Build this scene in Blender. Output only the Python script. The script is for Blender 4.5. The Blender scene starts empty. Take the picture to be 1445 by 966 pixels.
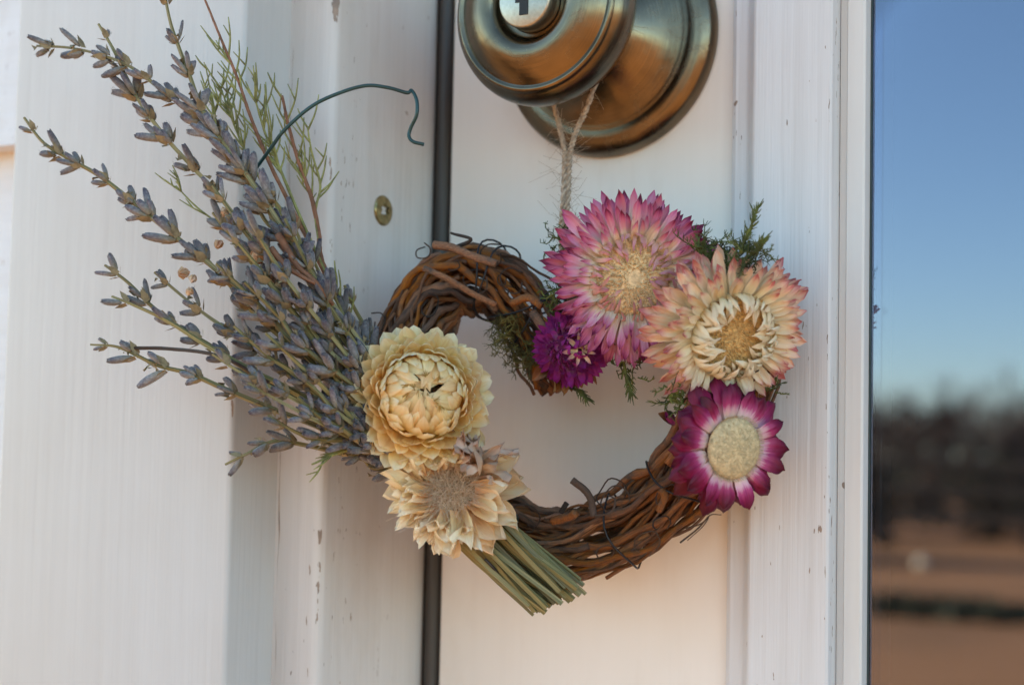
import bpy, math, random
from mathutils import Vector, Matrix

random.seed(7)
R = math.radians
scene = bpy.context.scene
col = scene.collection

# ------------------------------------------------------------------ camera
FPX, PW, PH = 2300.0, 1445.0, 966.0           # focal length and frame in photo pixels
CAM = Vector((0.0, -0.43, 1.32))
_y, _t, _r = R(30.5), R(3.8), R(1.2)
FWD = Vector((-math.sin(_y) * math.cos(_t), math.cos(_y) * math.cos(_t), math.sin(_t)))
_rt = FWD.cross(Vector((0, 0, 1))).normalized()
_up = _rt.cross(FWD)
RT = _rt * math.cos(_r) + _up * math.sin(_r)
UP = -_rt * math.sin(_r) + _up * math.cos(_r)


def at(px, py, h):
    """World point that stands h metres in front of the door leaf (plane y=0) on the ray of a photo pixel."""
    d = FWD * FPX + RT * (px - PW / 2) - UP * (py - PH / 2)
    return CAM + d * ((-h - CAM.y) / d.y)


cam_d = bpy.data.cameras.new('camera')
cam = bpy.data.objects.new('camera', cam_d)
col.objects.link(cam)
cam.matrix_world = Matrix((
    (RT.x, UP.x, -FWD.x, CAM.x), (RT.y, UP.y, -FWD.y, CAM.y), (RT.z, UP.z, -FWD.z, CAM.z), (0, 0, 0, 1)))
cam_d.sensor_width = 36
cam_d.lens = FPX / PW * 36
cam_d.clip_start = 0.02
cam_d.clip_end = 4000
cam_d.dof.use_dof = True
cam_d.dof.focus_distance = (at(800, 520, 0.045) - CAM).dot(FWD)
cam_d.dof.aperture_fstop = 9.0
cam_d.dof.aperture_blades = 8
scene.camera = cam

# ------------------------------------------------------------------ sky and sun
SUN_EL, SUN_AZ = R(28), R(77)                  # low sun just behind the wall's plane, from the left: the front stays in shade, the yard is lit
sun_dir = Vector((-math.sin(SUN_AZ) * math.cos(SUN_EL), math.cos(SUN_AZ) * math.cos(SUN_EL), math.sin(SUN_EL)))
world = bpy.data.worlds.new('World')
scene.world = world
world.use_nodes = True
wn = world.node_tree
bg = wn.nodes['Background']
sky = wn.nodes.new('ShaderNodeTexSky')
sky.sky_type = 'NISHITA'
sky.sun_disc = False
sky.sun_elevation = SUN_EL
sky.sun_rotation = -SUN_AZ
sky.altitude = 200
sky.air_density = 0.85
sky.dust_density = 0.5
sky.ozone_density = 5.0
wn.links.new(sky.outputs[0], bg.inputs[0])
bg.inputs[1].default_value = 0.13
sl = bpy.data.lights.new('sun', 'SUN')
sl.energy = 3.6
sl.angle = R(0.5)
sl.color = (1.0, 0.86, 0.70)
sun = bpy.data.objects.new('sun', sl)
col.objects.link(sun)
sun.rotation_euler = (-sun_dir).to_track_quat('-Z', 'Y').to_euler()

scene.view_settings.view_transform = 'Standard'
scene.view_settings.look = 'None'
scene.view_settings.gamma = 1.0
scene.view_settings.exposure = 2.38
scene.view_settings.use_white_balance = True
scene.view_settings.white_balance_temperature = 8750
scene.view_settings.white_balance_tint = -6
scene.cycles.use_denoising = True
scene.cycles.max_bounces = 8
scene.cycles.transparent_max_bounces = 12


# ------------------------------------------------------------------ helpers
def srgb(r, g, b):
    f = lambda c: (c / 255 / 12.92) if c / 255 <= 0.04045 else ((c / 255 + 0.055) / 1.055) ** 2.4
    return (f(r), f(g), f(b), 1.0)


class MB:
    def __init__(s):
        s.v, s.f, s.uv = [], [], []

    def add(s, vs, fs, uvs=None):
        b = len(s.v)
        s.v += [tuple(p) for p in vs]
        s.uv += uvs if uvs else [(0.5, 0.5)] * len(vs)
        s.f += [tuple(i + b for i in f) for f in fs]

    def box(s, x0, x1, y0, y1, z0, z1):
        vs = [(x, y, z) for x in (x0, x1) for y in (y0, y1) for z in (z0, z1)]
        s.add(vs, [(0, 1, 3, 2), (4, 6, 7, 5), (0, 4, 5, 1), (2, 3, 7, 6), (0, 2, 6, 4), (1, 5, 7, 3)])

    def tube(s, pts, rad, sides=6, twist=0.0, flat=1.0, cap=True, rough=0.0):
        """Tube along pts; rad is a number or a list. uv.y runs along the tube, uv.x round it."""
        n = len(pts)
        pts = [Vector(p) for p in pts]
        if not isinstance(rad, (list, tuple)):
            rad = [rad] * n
        t0 = (pts[1] - pts[0]).normalized()
        a = t0.orthogonal().normalized()
        vs, uvs, fs = [], [], []
        for i in range(n):
            t = (pts[min(i + 1, n - 1)] - pts[max(i - 1, 0)])
            if t.length < 1e-9:
                t = t0
            t = t.normalized()
            a = (a - t * a.dot(t))
            a = a.normalized() if a.length > 1e-6 else t.orthogonal().normalized()
            b = t.cross(a)
            for k in range(sides):
                an = 2 * math.pi * k / sides + twist * i / max(1, n - 1)
                rr = rad[i] * (1 + (random.uniform(-rough, rough) if rough else 0))
                vs.append(pts[i] + a * (math.cos(an) * rr) + b * (math.sin(an) * rr * flat))
                uvs.append((k / sides, i / (n - 1)))
        for i in range(n - 1):
            for k in range(sides):
                k2 = (k + 1) % sides
                fs.append((i * sides + k, i * sides + k2, (i + 1) * sides + k2, (i + 1) * sides + k))
        if cap:
            fs.append(tuple(range(sides))[::-1])
            fs.append(tuple((n - 1) * sides + k for k in range(sides)))
        s.add(vs, fs, uvs)

    def lathe(s, prof, M, seg=64, close=False):
        """prof: list of (radius, height) turned round the local z axis, then moved by the matrix M."""
        vs, uvs, fs = [], [], []
        n = len(prof)
        for i, (r, h) in enumerate(prof):
            for k in range(seg):
                an = 2 * math.pi * k / seg
                vs.append(M @ Vector((r * math.cos(an), r * math.sin(an), h)))
                uvs.append((k / seg, i / (n - 1)))
        for i in range(n - 1):
            for k in range(seg):
                k2 = (k + 1) % seg
                fs.append((i * seg + k, i * seg + k2, (i + 1) * seg + k2, (i + 1) * seg + k))
        if close:
            fs.append(tuple((n - 1) * seg + k for k in range(seg)))
        s.add(vs, fs, uvs)

    def mesh(s, name, mat, smooth=True):
        me = bpy.data.meshes.new(name)
        me.from_pydata(s.v, [], s.f)
        uvl = me.uv_layers.new(name='UVMap')
        idx = [0] * len(me.loops)
        me.loops.foreach_get('vertex_index', idx)
        flat = []
        for i in idx:
            flat += s.uv[i]
        uvl.data.foreach_set('uv', flat)
        if mat:
            me.materials.append(mat)
        if smooth:
            me.shade_smooth()
        me.update()
        return me

    def build(s, name, mat, parent=None, smooth=True, angle=None):
        me = s.mesh(name, mat, smooth)
        o = link(name, me, parent)
        if angle:
            me.set_sharp_from_angle(angle=R(angle))
        return o


def link(name, me, parent=None, M=None):
    o = bpy.data.objects.new(name, me)
    col.objects.link(o)
    if parent:
        o.parent = parent
    if M is not None:
        o.matrix_basis = M
    return o


def tag(o, label=None, cat=None, group=None, kind=None):
    if label: o['label'] = label
    if cat: o['category'] = cat
    if group: o['group'] = group
    if kind: o['kind'] = kind
    return o


def empty(name, loc, label, cat, group=None, M=None):
    o = bpy.data.objects.new(name, None)
    col.objects.link(o)
    o.empty_display_size = 0.01
    if M is not None:
        o.matrix_basis = M
    else:
        o.location = loc
    return tag(o, label, cat, group)


def smoothline(pts, n):
    """Catmull-Rom through pts, n samples."""
    pts = [Vector(p) for p in pts]
    P = [pts[0] * 2 - pts[1]] + pts + [pts[-1] * 2 - pts[-2]]
    out = []
    m = len(pts) - 1
    for i in range(n):
        u = i / (n - 1) * m
        k = min(int(u), m - 1)
        t = u - k
        a, b, c, d = P[k], P[k + 1], P[k + 2], P[k + 3]
        out.append(0.5 * ((2 * b) + (c - a) * t + (2 * a - 5 * b + 4 * c - d) * t * t + (3 * b - a - 3 * c + d) * t ** 3))
    return out


def lerp_tab(tab, x):
    tab = sorted(tab)
    if x <= tab[0][0]: return tab[0][1]
    for (a, va), (b, vb) in zip(tab, tab[1:]):
        if x <= b:
            return va + (vb - va) * (x - a) / (b - a)
    return tab[-1][1]


# ------------------------------------------------------------------ materials
def new_mat(name):
    m = bpy.data.materials.new(name)
    m.use_nodes = True
    nt = m.node_tree
    return m, nt, nt.nodes, nt.links, nt.nodes['Principled BSDF']


def N(nt, kind, **kw):
    n = nt.nodes.new(kind)
    for k, v in kw.items():
        setattr(n, k, v)
    return n


def mixc(nt, fac, a, b, mode='MIX'):
    n = N(nt, 'ShaderNodeMix', data_type='RGBA', blend_type=mode)
    for sock, val in ((n.inputs[0], fac), (n.inputs[6], a), (n.inputs[7], b)):
        if hasattr(val, 'links'):
            nt.links.new(val, sock)
        else:
            sock.default_value = val
    return n.outputs[2]


def ramp(nt, fac, stops, interp='LINEAR'):
    n = N(nt, 'ShaderNodeValToRGB')
    n.color_ramp.interpolation = interp
    el = n.color_ramp.elements
    while len(el) < len(stops):
        el.new(0.5)
    for e, (p, c) in zip(el, stops):
        e.position = p
        e.color = c if len(c) == 4 else (*c, 1)
    nt.links.new(fac, n.inputs[0])
    return n.outputs[0]


def noise(nt, vec, scale, detail=4, rough=0.55, stretch=None, dist=0.0):
    if stretch:
        mp = N(nt, 'ShaderNodeMapping')
        mp.inputs['Scale'].default_value = stretch
        nt.links.new(vec, mp.inputs[0])
        vec = mp.outputs[0]
    n = N(nt, 'ShaderNodeTexNoise')
    n.inputs['Scale'].default_value = scale
    n.inputs['Detail'].default_value = detail
    n.inputs['Roughness'].default_value = rough
    n.inputs['Distortion'].default_value = dist
    nt.links.new(vec, n.inputs['Vector'])
    return n.outputs['Fac']


def math_n(nt, op, a, b=None, c=None, clamp=False):
    n = N(nt, 'ShaderNodeMath', operation=op, use_clamp=clamp)
    for s, v in zip(n.inputs, (a, b, c)):
        if v is None: continue
        if hasattr(v, 'links'): nt.links.new(v, s)
        else: s.default_value = v
    return n.outputs[0]


def bump(nt, height, strength, dist, normal=None):
    b = N(nt, 'ShaderNodeBump')
    b.inputs['Strength'].default_value = strength
    b.inputs['Distance'].default_value = dist
    nt.links.new(height, b.inputs['Height'])
    if normal is not None:
        nt.links.new(normal, b.inputs['Normal'])
    return b.outputs[0]


BW = ((0, 0, 0), (1, 1, 1))


def paint(name, base, specks=0.0, speck_x=None, grain=1.0, edges=(), crack=None, dirt=0.35, horizontal=False):
    """Brushed white house paint: grain, faint dirt, flaked specks and rubbed edges that bare the wood."""
    m, nt, nd, lk, p = new_mat(name)
    tc = N(nt, 'ShaderNodeTexCoord')
    co = tc.outputs['Object']
    st = (0.04, 1, 1) if horizontal else (1, 1, 0.02)
    g1 = noise(nt, co, 1500, 3, 0.6, st)
    g2 = noise(nt, co, 420, 3, 0.6, st)
    big = noise(nt, co, 9, 4, 0.6)
    mid = noise(nt, co, 45, 4, 0.6, (1, 1, 0.4))
    c = mixc(nt, ramp(nt, big, ((0.35, (0, 0, 0)), (0.75, (1, 1, 1)))), base, (base[0] * 0.93, base[1] * 0.90, base[2] * 0.86, 1))
    c = mixc(nt, math_n(nt, 'MULTIPLY', ramp(nt, mid, ((0.52, (0, 0, 0)), (0.8, (1, 1, 1)))), dirt), c, (base[0] * 0.72, base[1] * 0.62, base[2] * 0.53, 1))
    patch = ramp(nt, noise(nt, co, 26, 4, 0.65, (1, 1, 0.3)), ((0.35, (0.15, 0.15, 0.15)), (0.68, (1, 1, 1))))
    g3 = noise(nt, co, 130, 4, 0.65, (0.06, 1, 1) if horizontal else (1, 1, 0.05))
    c = mixc(nt, math_n(nt, 'MULTIPLY', ramp(nt, g3, ((0.42, (0, 0, 0)), (0.7, (1, 1, 1)))), 0.22 * grain), c, (base[0] * 0.80, base[1] * 0.76, base[2] * 0.72, 1))
    c = mixc(nt, math_n(nt, 'MULTIPLY', math_n(nt, 'MULTIPLY', ramp(nt, g2, ((0.3, (1, 1, 1)), (0.55, (0, 0, 0)))), patch), 0.30 * grain), c, (base[0] * 0.74, base[1] * 0.70, base[2] * 0.66, 1))
    sx = N(nt, 'ShaderNodeSeparateXYZ')
    lk.new(co, sx.inputs[0])
    wood = (0.20, 0.115, 0.065, 1)
    h = math_n(nt, 'ADD', math_n(nt, 'MULTIPLY', g1, 0.5), g2)
    mask = None

    def add(mk):
        nonlocal mask
        mask = mk if mask is None else math_n(nt, 'MAXIMUM', mask, mk)
    if specks:
        s1 = noise(nt, co, 900, 2, 0.5, (1, 1, 0.22))
        area = noise(nt, co, 38, 3, 0.6, (1.3, 1, 0.22))
        thr = math_n(nt, 'SUBTRACT', 0.80 - 0.12 * specks, math_n(nt, 'MULTIPLY', math_n(nt, 'SUBTRACT', area, 0.45), 0.55))
        mk = math_n(nt, 'GREATER_THAN', s1, thr)
        add(mk)
    # stray fly specks
    s2 = noise(nt, co, 160, 1, 0.4)
    add(math_n(nt, 'GREATER_THAN', s2, 0.815))
    for (ex, ey, ew, amt) in edges:
        dx_ = math_n(nt, 'SUBTRACT', sx.outputs[0], ex)
        dy_ = math_n(nt, 'SUBTRACT', sx.outputs[1], ey)
        d = math_n(nt, 'SQRT', math_n(nt, 'ADD', math_n(nt, 'MULTIPLY', dx_, dx_), math_n(nt, 'MULTIPLY', dy_, dy_)))
        near = math_n(nt, 'SUBTRACT', 1.0, math_n(nt, 'DIVIDE', d, ew), clamp=True)
        e1 = noise(nt, co, 300, 4, 0.65, (1, 1, 0.25))
        e2 = noise(nt, co, 30, 3, 0.6, (0.2, 0.2, 1))
        v = math_n(nt, 'MULTIPLY', near, math_n(nt, 'ADD', e1, math_n(nt, 'MULTIPLY', e2, 0.8)))
        add(math_n(nt, 'GREATER_THAN', v, 1.06 - amt))
    if crack is not None:
        wob = noise(nt, co, 30, 3, 0.6, (0, 0, 1))
        xx = math_n(nt, 'ADD', sx.outputs[0], math_n(nt, 'MULTIPLY', math_n(nt, 'SUBTRACT', wob, 0.5), 0.0035))
        d = math_n(nt, 'ABSOLUTE', math_n(nt, 'SUBTRACT', xx, crack))
        seg = noise(nt, co, 14, 3, 0.7, (0, 0, 1))
        wd = math_n(nt, 'MULTIPLY', math_n(nt, 'SUBTRACT', seg, 0.47), 0.0022, clamp=False)
        add(math_n(nt, 'LESS_THAN', d, wd))
    if mask is not None:
        wv = noise(nt, co, 250, 3, 0.6)
        wcol = ramp(nt, wv, ((0.3, (0.10, 0.06, 0.04)), (0.7, (0.34, 0.21, 0.13))))
        c = mixc(nt, math_n(nt, 'MULTIPLY', mask, 0.85), c, wcol)
        h = math_n(nt, 'SUBTRACT', h, math_n(nt, 'MULTIPLY', mask, 1.2))
    lk.new(c, p.inputs['Base Color'])
    p.inputs['Roughness'].default_value = 0.48
    lk.new(bump(nt, h, 0.55 * grain, 0.0004), p.inputs['Normal'])
    return m


def simple(name, colr, rough=0.6, metal=0.0, var=0.15, nscale=60, bmp=0.2, bd=0.0005, stretch=None):
    m, nt, nd, lk, p = new_mat(name)
    tc = N(nt, 'ShaderNodeTexCoord')
    n = noise(nt, tc.outputs['Object'], nscale, 4, 0.6, stretch)
    dark = tuple(x * (1 - 2 * var) for x in colr[:3]) + (1,)
    lite = tuple(min(1, x * (1 + 2 * var)) for x in colr[:3]) + (1,)
    lk.new(ramp(nt, n, ((0.3, dark), (0.7, lite))), p.inputs['Base Color'])
    p.inputs['Roughness'].default_value = rough
    p.inputs['Metallic'].default_value = metal
    if bmp:
        lk.new(bump(nt, n, bmp, bd), p.inputs['Normal'])
    return m


def petal_mat(name, stops, streak=0.35, transl=0.3, val=0.22, rough=0.5, streak_col=None, streak_scale=9):
    """Papery bract: colour runs from base (uv.y 0) to tip (1), fine veins lengthwise, light shines through."""
    m, nt, nd, lk, p = new_mat(name)
    uv = N(nt, 'ShaderNodeUVMap')
    sx = N(nt, 'ShaderNodeSeparateXYZ')
    lk.new(uv.outputs[0], sx.inputs[0])
    oi = N(nt, 'ShaderNodeObjectInfo')
    rnd = oi.outputs['Random']
    off = N(nt, 'ShaderNodeVectorMath', operation='ADD')
    cmb = N(nt, 'ShaderNodeCombineXYZ')
    lk.new(math_n(nt, 'MULTIPLY', rnd, 37.0), cmb.inputs[2])
    lk.new(uv.outputs[0], off.inputs[0])
    lk.new(cmb.outputs[0], off.inputs[1])
    vein = noise(nt, off.outputs[0], streak_scale, 4, 0.65, (1.0, 0.09, 1))
    shift = math_n(nt, 'MULTIPLY', math_n(nt, 'SUBTRACT', vein, 0.5), 0.5)
    rsh = math_n(nt, 'MULTIPLY', math_n(nt, 'SUBTRACT', rnd, 0.5), 0.22)
    f = math_n(nt, 'ADD', math_n(nt, 'ADD', sx.outputs[1], shift), rsh, clamp=True)
    c = ramp(nt, f, stops)
    dk = math_n(nt, 'MULTIPLY', ramp(nt, vein, ((0.28, (1, 1, 1)), (0.52, (0, 0, 0)))), streak)
    c = mixc(nt, dk, c, streak_col if streak_col else mixc(nt, 1.0, c, (0.62, 0.5, 0.5, 1), 'MULTIPLY'))
    hv = N(nt, 'ShaderNodeHueSaturation')
    lk.new(c, hv.inputs['Color'])
    r2 = math_n(nt, 'FRACT', math_n(nt, 'MULTIPLY', rnd, 7.31))
    lk.new(math_n(nt, 'ADD', 1 - val * 0.6, math_n(nt, 'MULTIPLY', r2, val)), hv.inputs['Value'])
    lk.new(math_n(nt, 'ADD', 0.49, math_n(nt, 'MULTIPLY', rnd, 0.02)), hv.inputs['Hue'])
    c = hv.outputs[0]
    lk.new(c, p.inputs['Base Color'])
    p.inputs['Roughness'].default_value = rough
    p.inputs['Specular IOR Level'].default_value = 0.35
    nb = bump(nt, vein, 0.35, 0.0004)
    lk.new(nb, p.inputs['Normal'])
    tr = N(nt, 'ShaderNodeBsdfTranslucent')
    lk.new(c, tr.inputs[0])
    mx = N(nt, 'ShaderNodeMixShader')
    mx.inputs[0].default_value = transl
    lk.new(p.outputs[0], mx.inputs[1])
    lk.new(tr.outputs[0], mx.inputs[2])
    lk.new(mx.outputs[0], nd['Material Output'].inputs[0])
    return m


WHITE = (0.76, 0.755, 0.75, 1)

# ------------------------------------------------------------------ the setting: yard, house wall
m_ground, nt, nd, lk, p = new_mat('dry_grass')
tc = N(nt, 'ShaderNodeTexCoord')
g = noise(nt, tc.outputs['Object'], 0.35, 6, 0.65)
g2 = noise(nt, tc.outputs['Object'], 14, 5, 0.7)
c = ramp(nt, g, ((0.34, (0.22, 0.095, 0.036)), (0.5, (0.40, 0.17, 0.066)), (0.68, (0.47, 0.21, 0.085))))
c = mixc(nt, 0.5, c, ramp(nt, g2, ((0.3, (0.15, 0.075, 0.034)), (0.7, (0.48, 0.25, 0.11)))))
lk.new(c, p.inputs['Base Color'])
p.inputs['Roughness'].default_value = 0.9
lk.new(bump(nt, g2, 0.6, 0.03), p.inputs['Normal'])
b = MB()
b.add([(-1500, -2500, 0), (1500, -2500, 0), (1500, 900, 0), (-1500, 900, 0)], [(0, 1, 2, 3)])
tag(b.build('ground', m_ground, smooth=False), kind='structure')

HF = 0.0535                                     # front of the jamb before the door leaf
HC = 0.0735                                     # front of the casing board
YW = 483
XJ = at(606, YW, 0).x                           # reveal plane of the latch jamb
XF = at(395, 466, HF).x                         # where the jamb front meets the casing
XCL = at(14, 300, HC).x                         # outer edge of the casing
Z0, Z1 = 0.22, 2.27                             # sill and head of the door
DW = 0.92
XR = XJ + DW                                    # hinge side

m_siding = paint('siding_paint', (0.72, 0.73, 0.75, 1), specks=0.5, horizontal=True, dirt=0.6)
wall = empty('house_wall', (0, 0, 0), 'white painted lap siding wall beside the door casing', 'wall')
def siding(x0, x1, za, zb):
    e = 0.15
    z = za
    while z < zb - 0.001:
        zt = min(z + e, zb)
        bb = MB()
        yb, yt = -0.052, -0.041                 # butt stands proud of the board below
        vs = [(x0, yb, z), (x0, yt, zt + 0.006), (x0, 0.0, zt + 0.006), (x0, 0.0, z),
              (x1, yb, z), (x1, yt, zt + 0.006), (x1, 0.0, zt + 0.006), (x1, 0.0, z)]
        bb.add(vs, [(0, 4, 5, 1), (0, 3, 7, 4), (1, 5, 6, 2), (0, 1, 2, 3), (4, 7, 6, 5), (3, 2, 6, 7)])
        bb.build('siding_board', m_siding, wall, smooth=False)
        z += e
zj = at(10, 207, 0.05).z                        # a board joint seen at the left edge
zs = zj - 0.15 * int((zj - 0.05) / 0.15)
siding(-2.6, XCL + 0.004, zs, 2.9)
siding(XR + 0.16, 2.6, zs, 2.9)
siding(XCL + 0.004, XR + 0.16, zj + 0.15 * math.ceil((Z1 + 0.14 - zj) / 0.15), 2.9)
m_core = simple('house_body_paint', (0.6, 0.6, 0.6, 1), 0.8, bmp=0)
bb = MB()
def quadbox(b, x0, x1, y0, y1, z0, z1): b.box(x0, x1, y0, y1, z0, z1)
quadbox(bb, -2.6, XJ - 0.01, 0.001, 0.12, 0, 2.95)
quadbox(bb, XR + 0.01, 2.6, 0.001, 0.12, 0, 2.95)
quadbox(bb, XJ - 0.0098, XR + 0.0098, 0.001, 0.12, Z1 + 0.03, 2.95)
quadbox(bb, XJ - 0.0098, XR + 0.0098, -0.25, 0.12, 0.0, Z0)
quadbox(bb, -2.6, -2.5, 0.121, 5, 0, 2.95)
quadbox(bb, 2.5, 2.6, 0.121, 5, 0, 2.95)
quadbox(bb, -2.6, 2.6, 5.001, 5.1, 0, 2.95)
tag(bb.build('wall_core', m_core, wall, smooth=False))
m_roof = simple('roof_shingle', (0.09, 0.085, 0.085, 1), 0.9, nscale=20)
bb = MB()
bb.add([(-2.9, -0.38, 2.93), (2.9, -0.38, 2.93), (2.9, 2.55, 4.2), (-2.9, 2.55, 4.2), (2.9, 5.4, 2.93), (-2.9, 5.4, 2.93),
        (-2.9, -0.38, 2.85), (2.9, -0.38, 2.85), (2.9, 5.4, 2.85), (-2.9, 5.4, 2.85)],
       [(0, 1, 2, 3), (3, 2, 4, 5), (6, 9, 8, 7), (0, 6, 7, 1), (5, 4, 8, 9), (0, 3, 5, 9, 6), (1, 7, 8, 4, 2)])
bb.build('roof', m_roof, wall, smooth=False)
m_room = simple('dark_room', (0.03, 0.028, 0.026, 1), 0.9, bmp=0)
bb = MB()
quadbox(bb, -2.45, 2.45, 0.9, 4.9, 0.3, 2.7)
tag(bb.build('interior_wall', m_room, smooth=False), kind='structure')

# ------------------------------------------------------------------ door frame
frame = empty('door_frame', (XJ, 0, Z0), 'white painted door jamb and casing with worn brown edges', 'door frame')
def at_parent(o, e):
    o.matrix_parent_inverse = e.matrix_basis.inverted()
    return o
def profile(name, prof, z0, z1, mat, parent, zseg=1):
    """Extrude an (x, y) outline upward."""
    b = MB()
    n = len(prof)
    for k in range(zseg + 1):
        z = z0 + (z1 - z0) * k / zseg
        b.v += [(x, y, z) for x, y in prof]
        b.uv += [(0.5, 0.5)] * n
    for k in range(zseg):
        for i in range(n):
            j = (i + 1) % n
            b.f.append((k * n + i, k * n + j, (k + 1) * n + j, (k + 1) * n + i))
    b.f.append(tuple(range(n))[::-1])
    b.f.append(tuple(zseg * n + i for i in range(n)))
    o = b.build(name, mat, parent, smooth=True, angle=24)
    if parent: at_parent(o, parent)
    return o
def rnd_corner(cx, cy, r, a0, a1, n=5):
    return [(cx + r * math.cos(R(a0 + (a1 - a0) * i / n)), cy + r * math.sin(R(a0 + (a1 - a0) * i / n))) for i in range(n + 1)]

m_casing = paint('casing_paint', (0.56, 0.56, 0.56, 1), grain=0.8, edges=((XF, -HC, 0.0030, 0.27),), dirt=0.12)
m_jamb = paint('jamb_paint', (0.64, 0.61, 0.59, 1), specks=0.12, grain=1.0, edges=((XJ, -HF, 0.008, 0.25),), crack=XF + 0.0012, dirt=0.5)
rc = 0.0016
casing = profile('casing_board', [(XF, -0.0405)] + [(XCL, -0.0405)] + rnd_corner(XCL + rc, -HC + rc, rc, 180, 270) + rnd_corner(XF - rc, -HC + rc, rc, 270, 360), Z0, Z1 + 0.14, m_casing, frame)
rj = 0.003
profile('jamb', [(XF - 0.01, 0.0), (XF - 0.01, -HF + 0.001), (XF + 0.004, -HF + 0.0006), (XF + 0.0055, -HF)] + rnd_corner(XJ - rj, -HF + rj, rj, 270, 360) + [(XJ, 0.1), (XF - 0.01, 0.1)], Z0, Z1, m_jamb, frame)
profile('hinge_jamb', [(XR + 0.07, 0.1), (XR + 0.07, -HF), (XR, -HF), (XR, 0.1)][::-1], Z0, Z1, m_jamb, frame)
profile('hinge_casing', [(XR + 0.165, -0.0405), (XR + 0.165, -HC), (XR + 0.06, -HC), (XR + 0.06, -0.0405)][::-1], Z0, Z1 + 0.14, m_casing, frame)
bb = MB(); bb.box(XJ - 0.06, XR + 0.06, -HF, 0.1, Z1 + 0.001, Z1 + 0.03)
at_parent(bb.build('head_jamb', m_jamb, frame, smooth=False), frame)
bb = MB(); bb.box(XF + 0.001, XR + 0.059, -HC, -0.0405, Z1 + 0.031, Z1 + 0.14)
at_parent(bb.build('head_casing', m_casing, frame, smooth=False), frame)
# dark rubber weatherstrip in the gap between jamb and door
m_rubber = simple('dark_rubber', (0.042, 0.033, 0.027, 1), 0.5, nscale=300, stretch=(1, 1, 0.02), bmp=0.3)
GW = at(629, YW, 0).x - XJ
profile('weatherstrip', [(XJ + 0.0001, 0.03), (XJ + 0.0001, 0.0), (XJ + 0.0008, -0.0012)] + rnd_corner(XJ + GW * 0.5, 0.0005, GW * 0.36, 200, 340, 6) + [(XJ + GW - 0.0006, 0.001), (XJ + GW - 0.0002, 0.004), (XJ + GW - 0.0002, 0.03)], Z0 + 0.002, Z1 - 0.002, m_rubber, frame)
# brass screw let into the reveal
m_brass = simple('dull_brass', (0.32, 0.25, 0.12, 1), 0.38, 1.0, 0.25, 500)
sp = at(542, 297, 0.0275); sp.x = XJ
Ms = Matrix.Translation(sp) @ Matrix.Rotation(R(90), 4, 'Y')
bb = MB()
bb.lathe([(0.0046, -0.0006), (0.0046, 0.0003), (0.0042, 0.0007), (0.0030, 0.0009)], Ms, 28)
ring = []
nst = 24
for k in range(nst):                              # six-lobed drive recess
    rr = 0.0019 + 0.0005 * math.cos(6 * 2 * math.pi * k / nst)
    ring.append((rr * math.cos(2 * math.pi * k / nst), rr * math.sin(2 * math.pi * k / nst)))
o28 = [(0.0030 * math.cos(2 * math.pi * k / 28), 0.0030 * math.sin(2 * math.pi * k / 28)) for k in range(28)]
vs = [Ms @ Vector((x, y, 0.0009)) for x, y in o28] + [Ms @ Vector((x, y, 0.0009)) for x, y in ring] + [Ms @ Vector((x * 0.8, y * 0.8, -0.0012)) for x, y in ring]
fs = []
for k in range(28):
    a0, a1 = 28 + int(k * nst / 28) % nst, 28 + int((k + 1) * nst / 28) % nst
    fs.append((k, (k + 1) % 28, a1, a0) if a0 != a1 else (k, (k + 1) % 28, a0))
for k in range(nst):
    k2 = (k + 1) % nst
    fs.append((28 + k, 28 + k2, 28 + nst + k2, 28 + nst + k))
fs.append(tuple(28 + nst + k for k in range(nst)))
bb.add(vs, fs)
so = at_parent(bb.build('screw', m_brass, frame, angle=35), frame)
so['label'] = 'dull brass screw head sunk in the jamb'

# ------------------------------------------------------------------ door
door = empty('door', (XJ, 0, Z0), 'white painted door with a tall glass pane and brass knob', 'door')
XD0 = XJ + GW
def X(px, h): return at(px, YW, h).x
xa, xb_, xc, xd = X(1034, 0.0), X(1045, 0.004), X(1062, 0.009), X(1172, 0.009)
xe, xf_ = X(1193, 0.0035), X(1221, 0.0035)
m_door = paint('door_paint', (0.86, 0.80, 0.735, 1), grain=0.35, dirt=0.4)
m_mould = paint('moulding_paint', (0.68, 0.675, 0.68, 1), specks=0.4, grain=1.3, edges=((xd, -0.009, 0.0022, 0.15),), dirt=0.25)
m_bead = paint('bead_paint', (0.68, 0.67, 0.65, 1), grain=0.4, dirt=0.3)
xg1 = XR - 0.17
zg0, zg1 = 0.95, 2.1
at_parent(profile('leaf', [(XD0, 0.042), (XD0, 0.0012)] + rnd_corner(XD0 + 0.0012, 0.0012, 0.0012, 180, 270, 3) + [(xa + 0.012, 0.0), (xa + 0.012, 0.042)], Z0 + 0.004, Z1 - 0.004, m_door, door), door)
prof = [(xa, 0.0002), (xa, -0.0022), (xa + 0.0006, -0.0034), (xa + 0.0018, -0.004), (xb_, -0.0040)]
for i in range(1, 9):
    t = i / 8
    prof.append((xb_ + (xc - xb_) * t, -0.004 - 0.005 * (0.5 - 0.5 * math.cos(math.pi * t ** 1.4))))
prof += [(xd - 0.0008, -0.009), (xd - 0.0002, -0.0086), (xd, -0.0080), (xd, 0.0003)]
profile('glazing_frame', prof, Z0 + 0.005, Z1 - 0.005, m_mould, door)
bp = [(xd + 0.0002, 0.02), (xd + 0.0002, -0.0030), (xd + 0.0022, -0.0034), (xe, -0.0035)] 
bp += [(xe + 0.0004, -0.0043), (xf_ - 0.0008, -0.0045), (xf_ - 0.0002, -0.0041), (xf_, -0.0034), (xf_, 0.02)]
profile('glazing_bead', bp, zg0, zg1, m_bead, door)
bb = MB()
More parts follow.
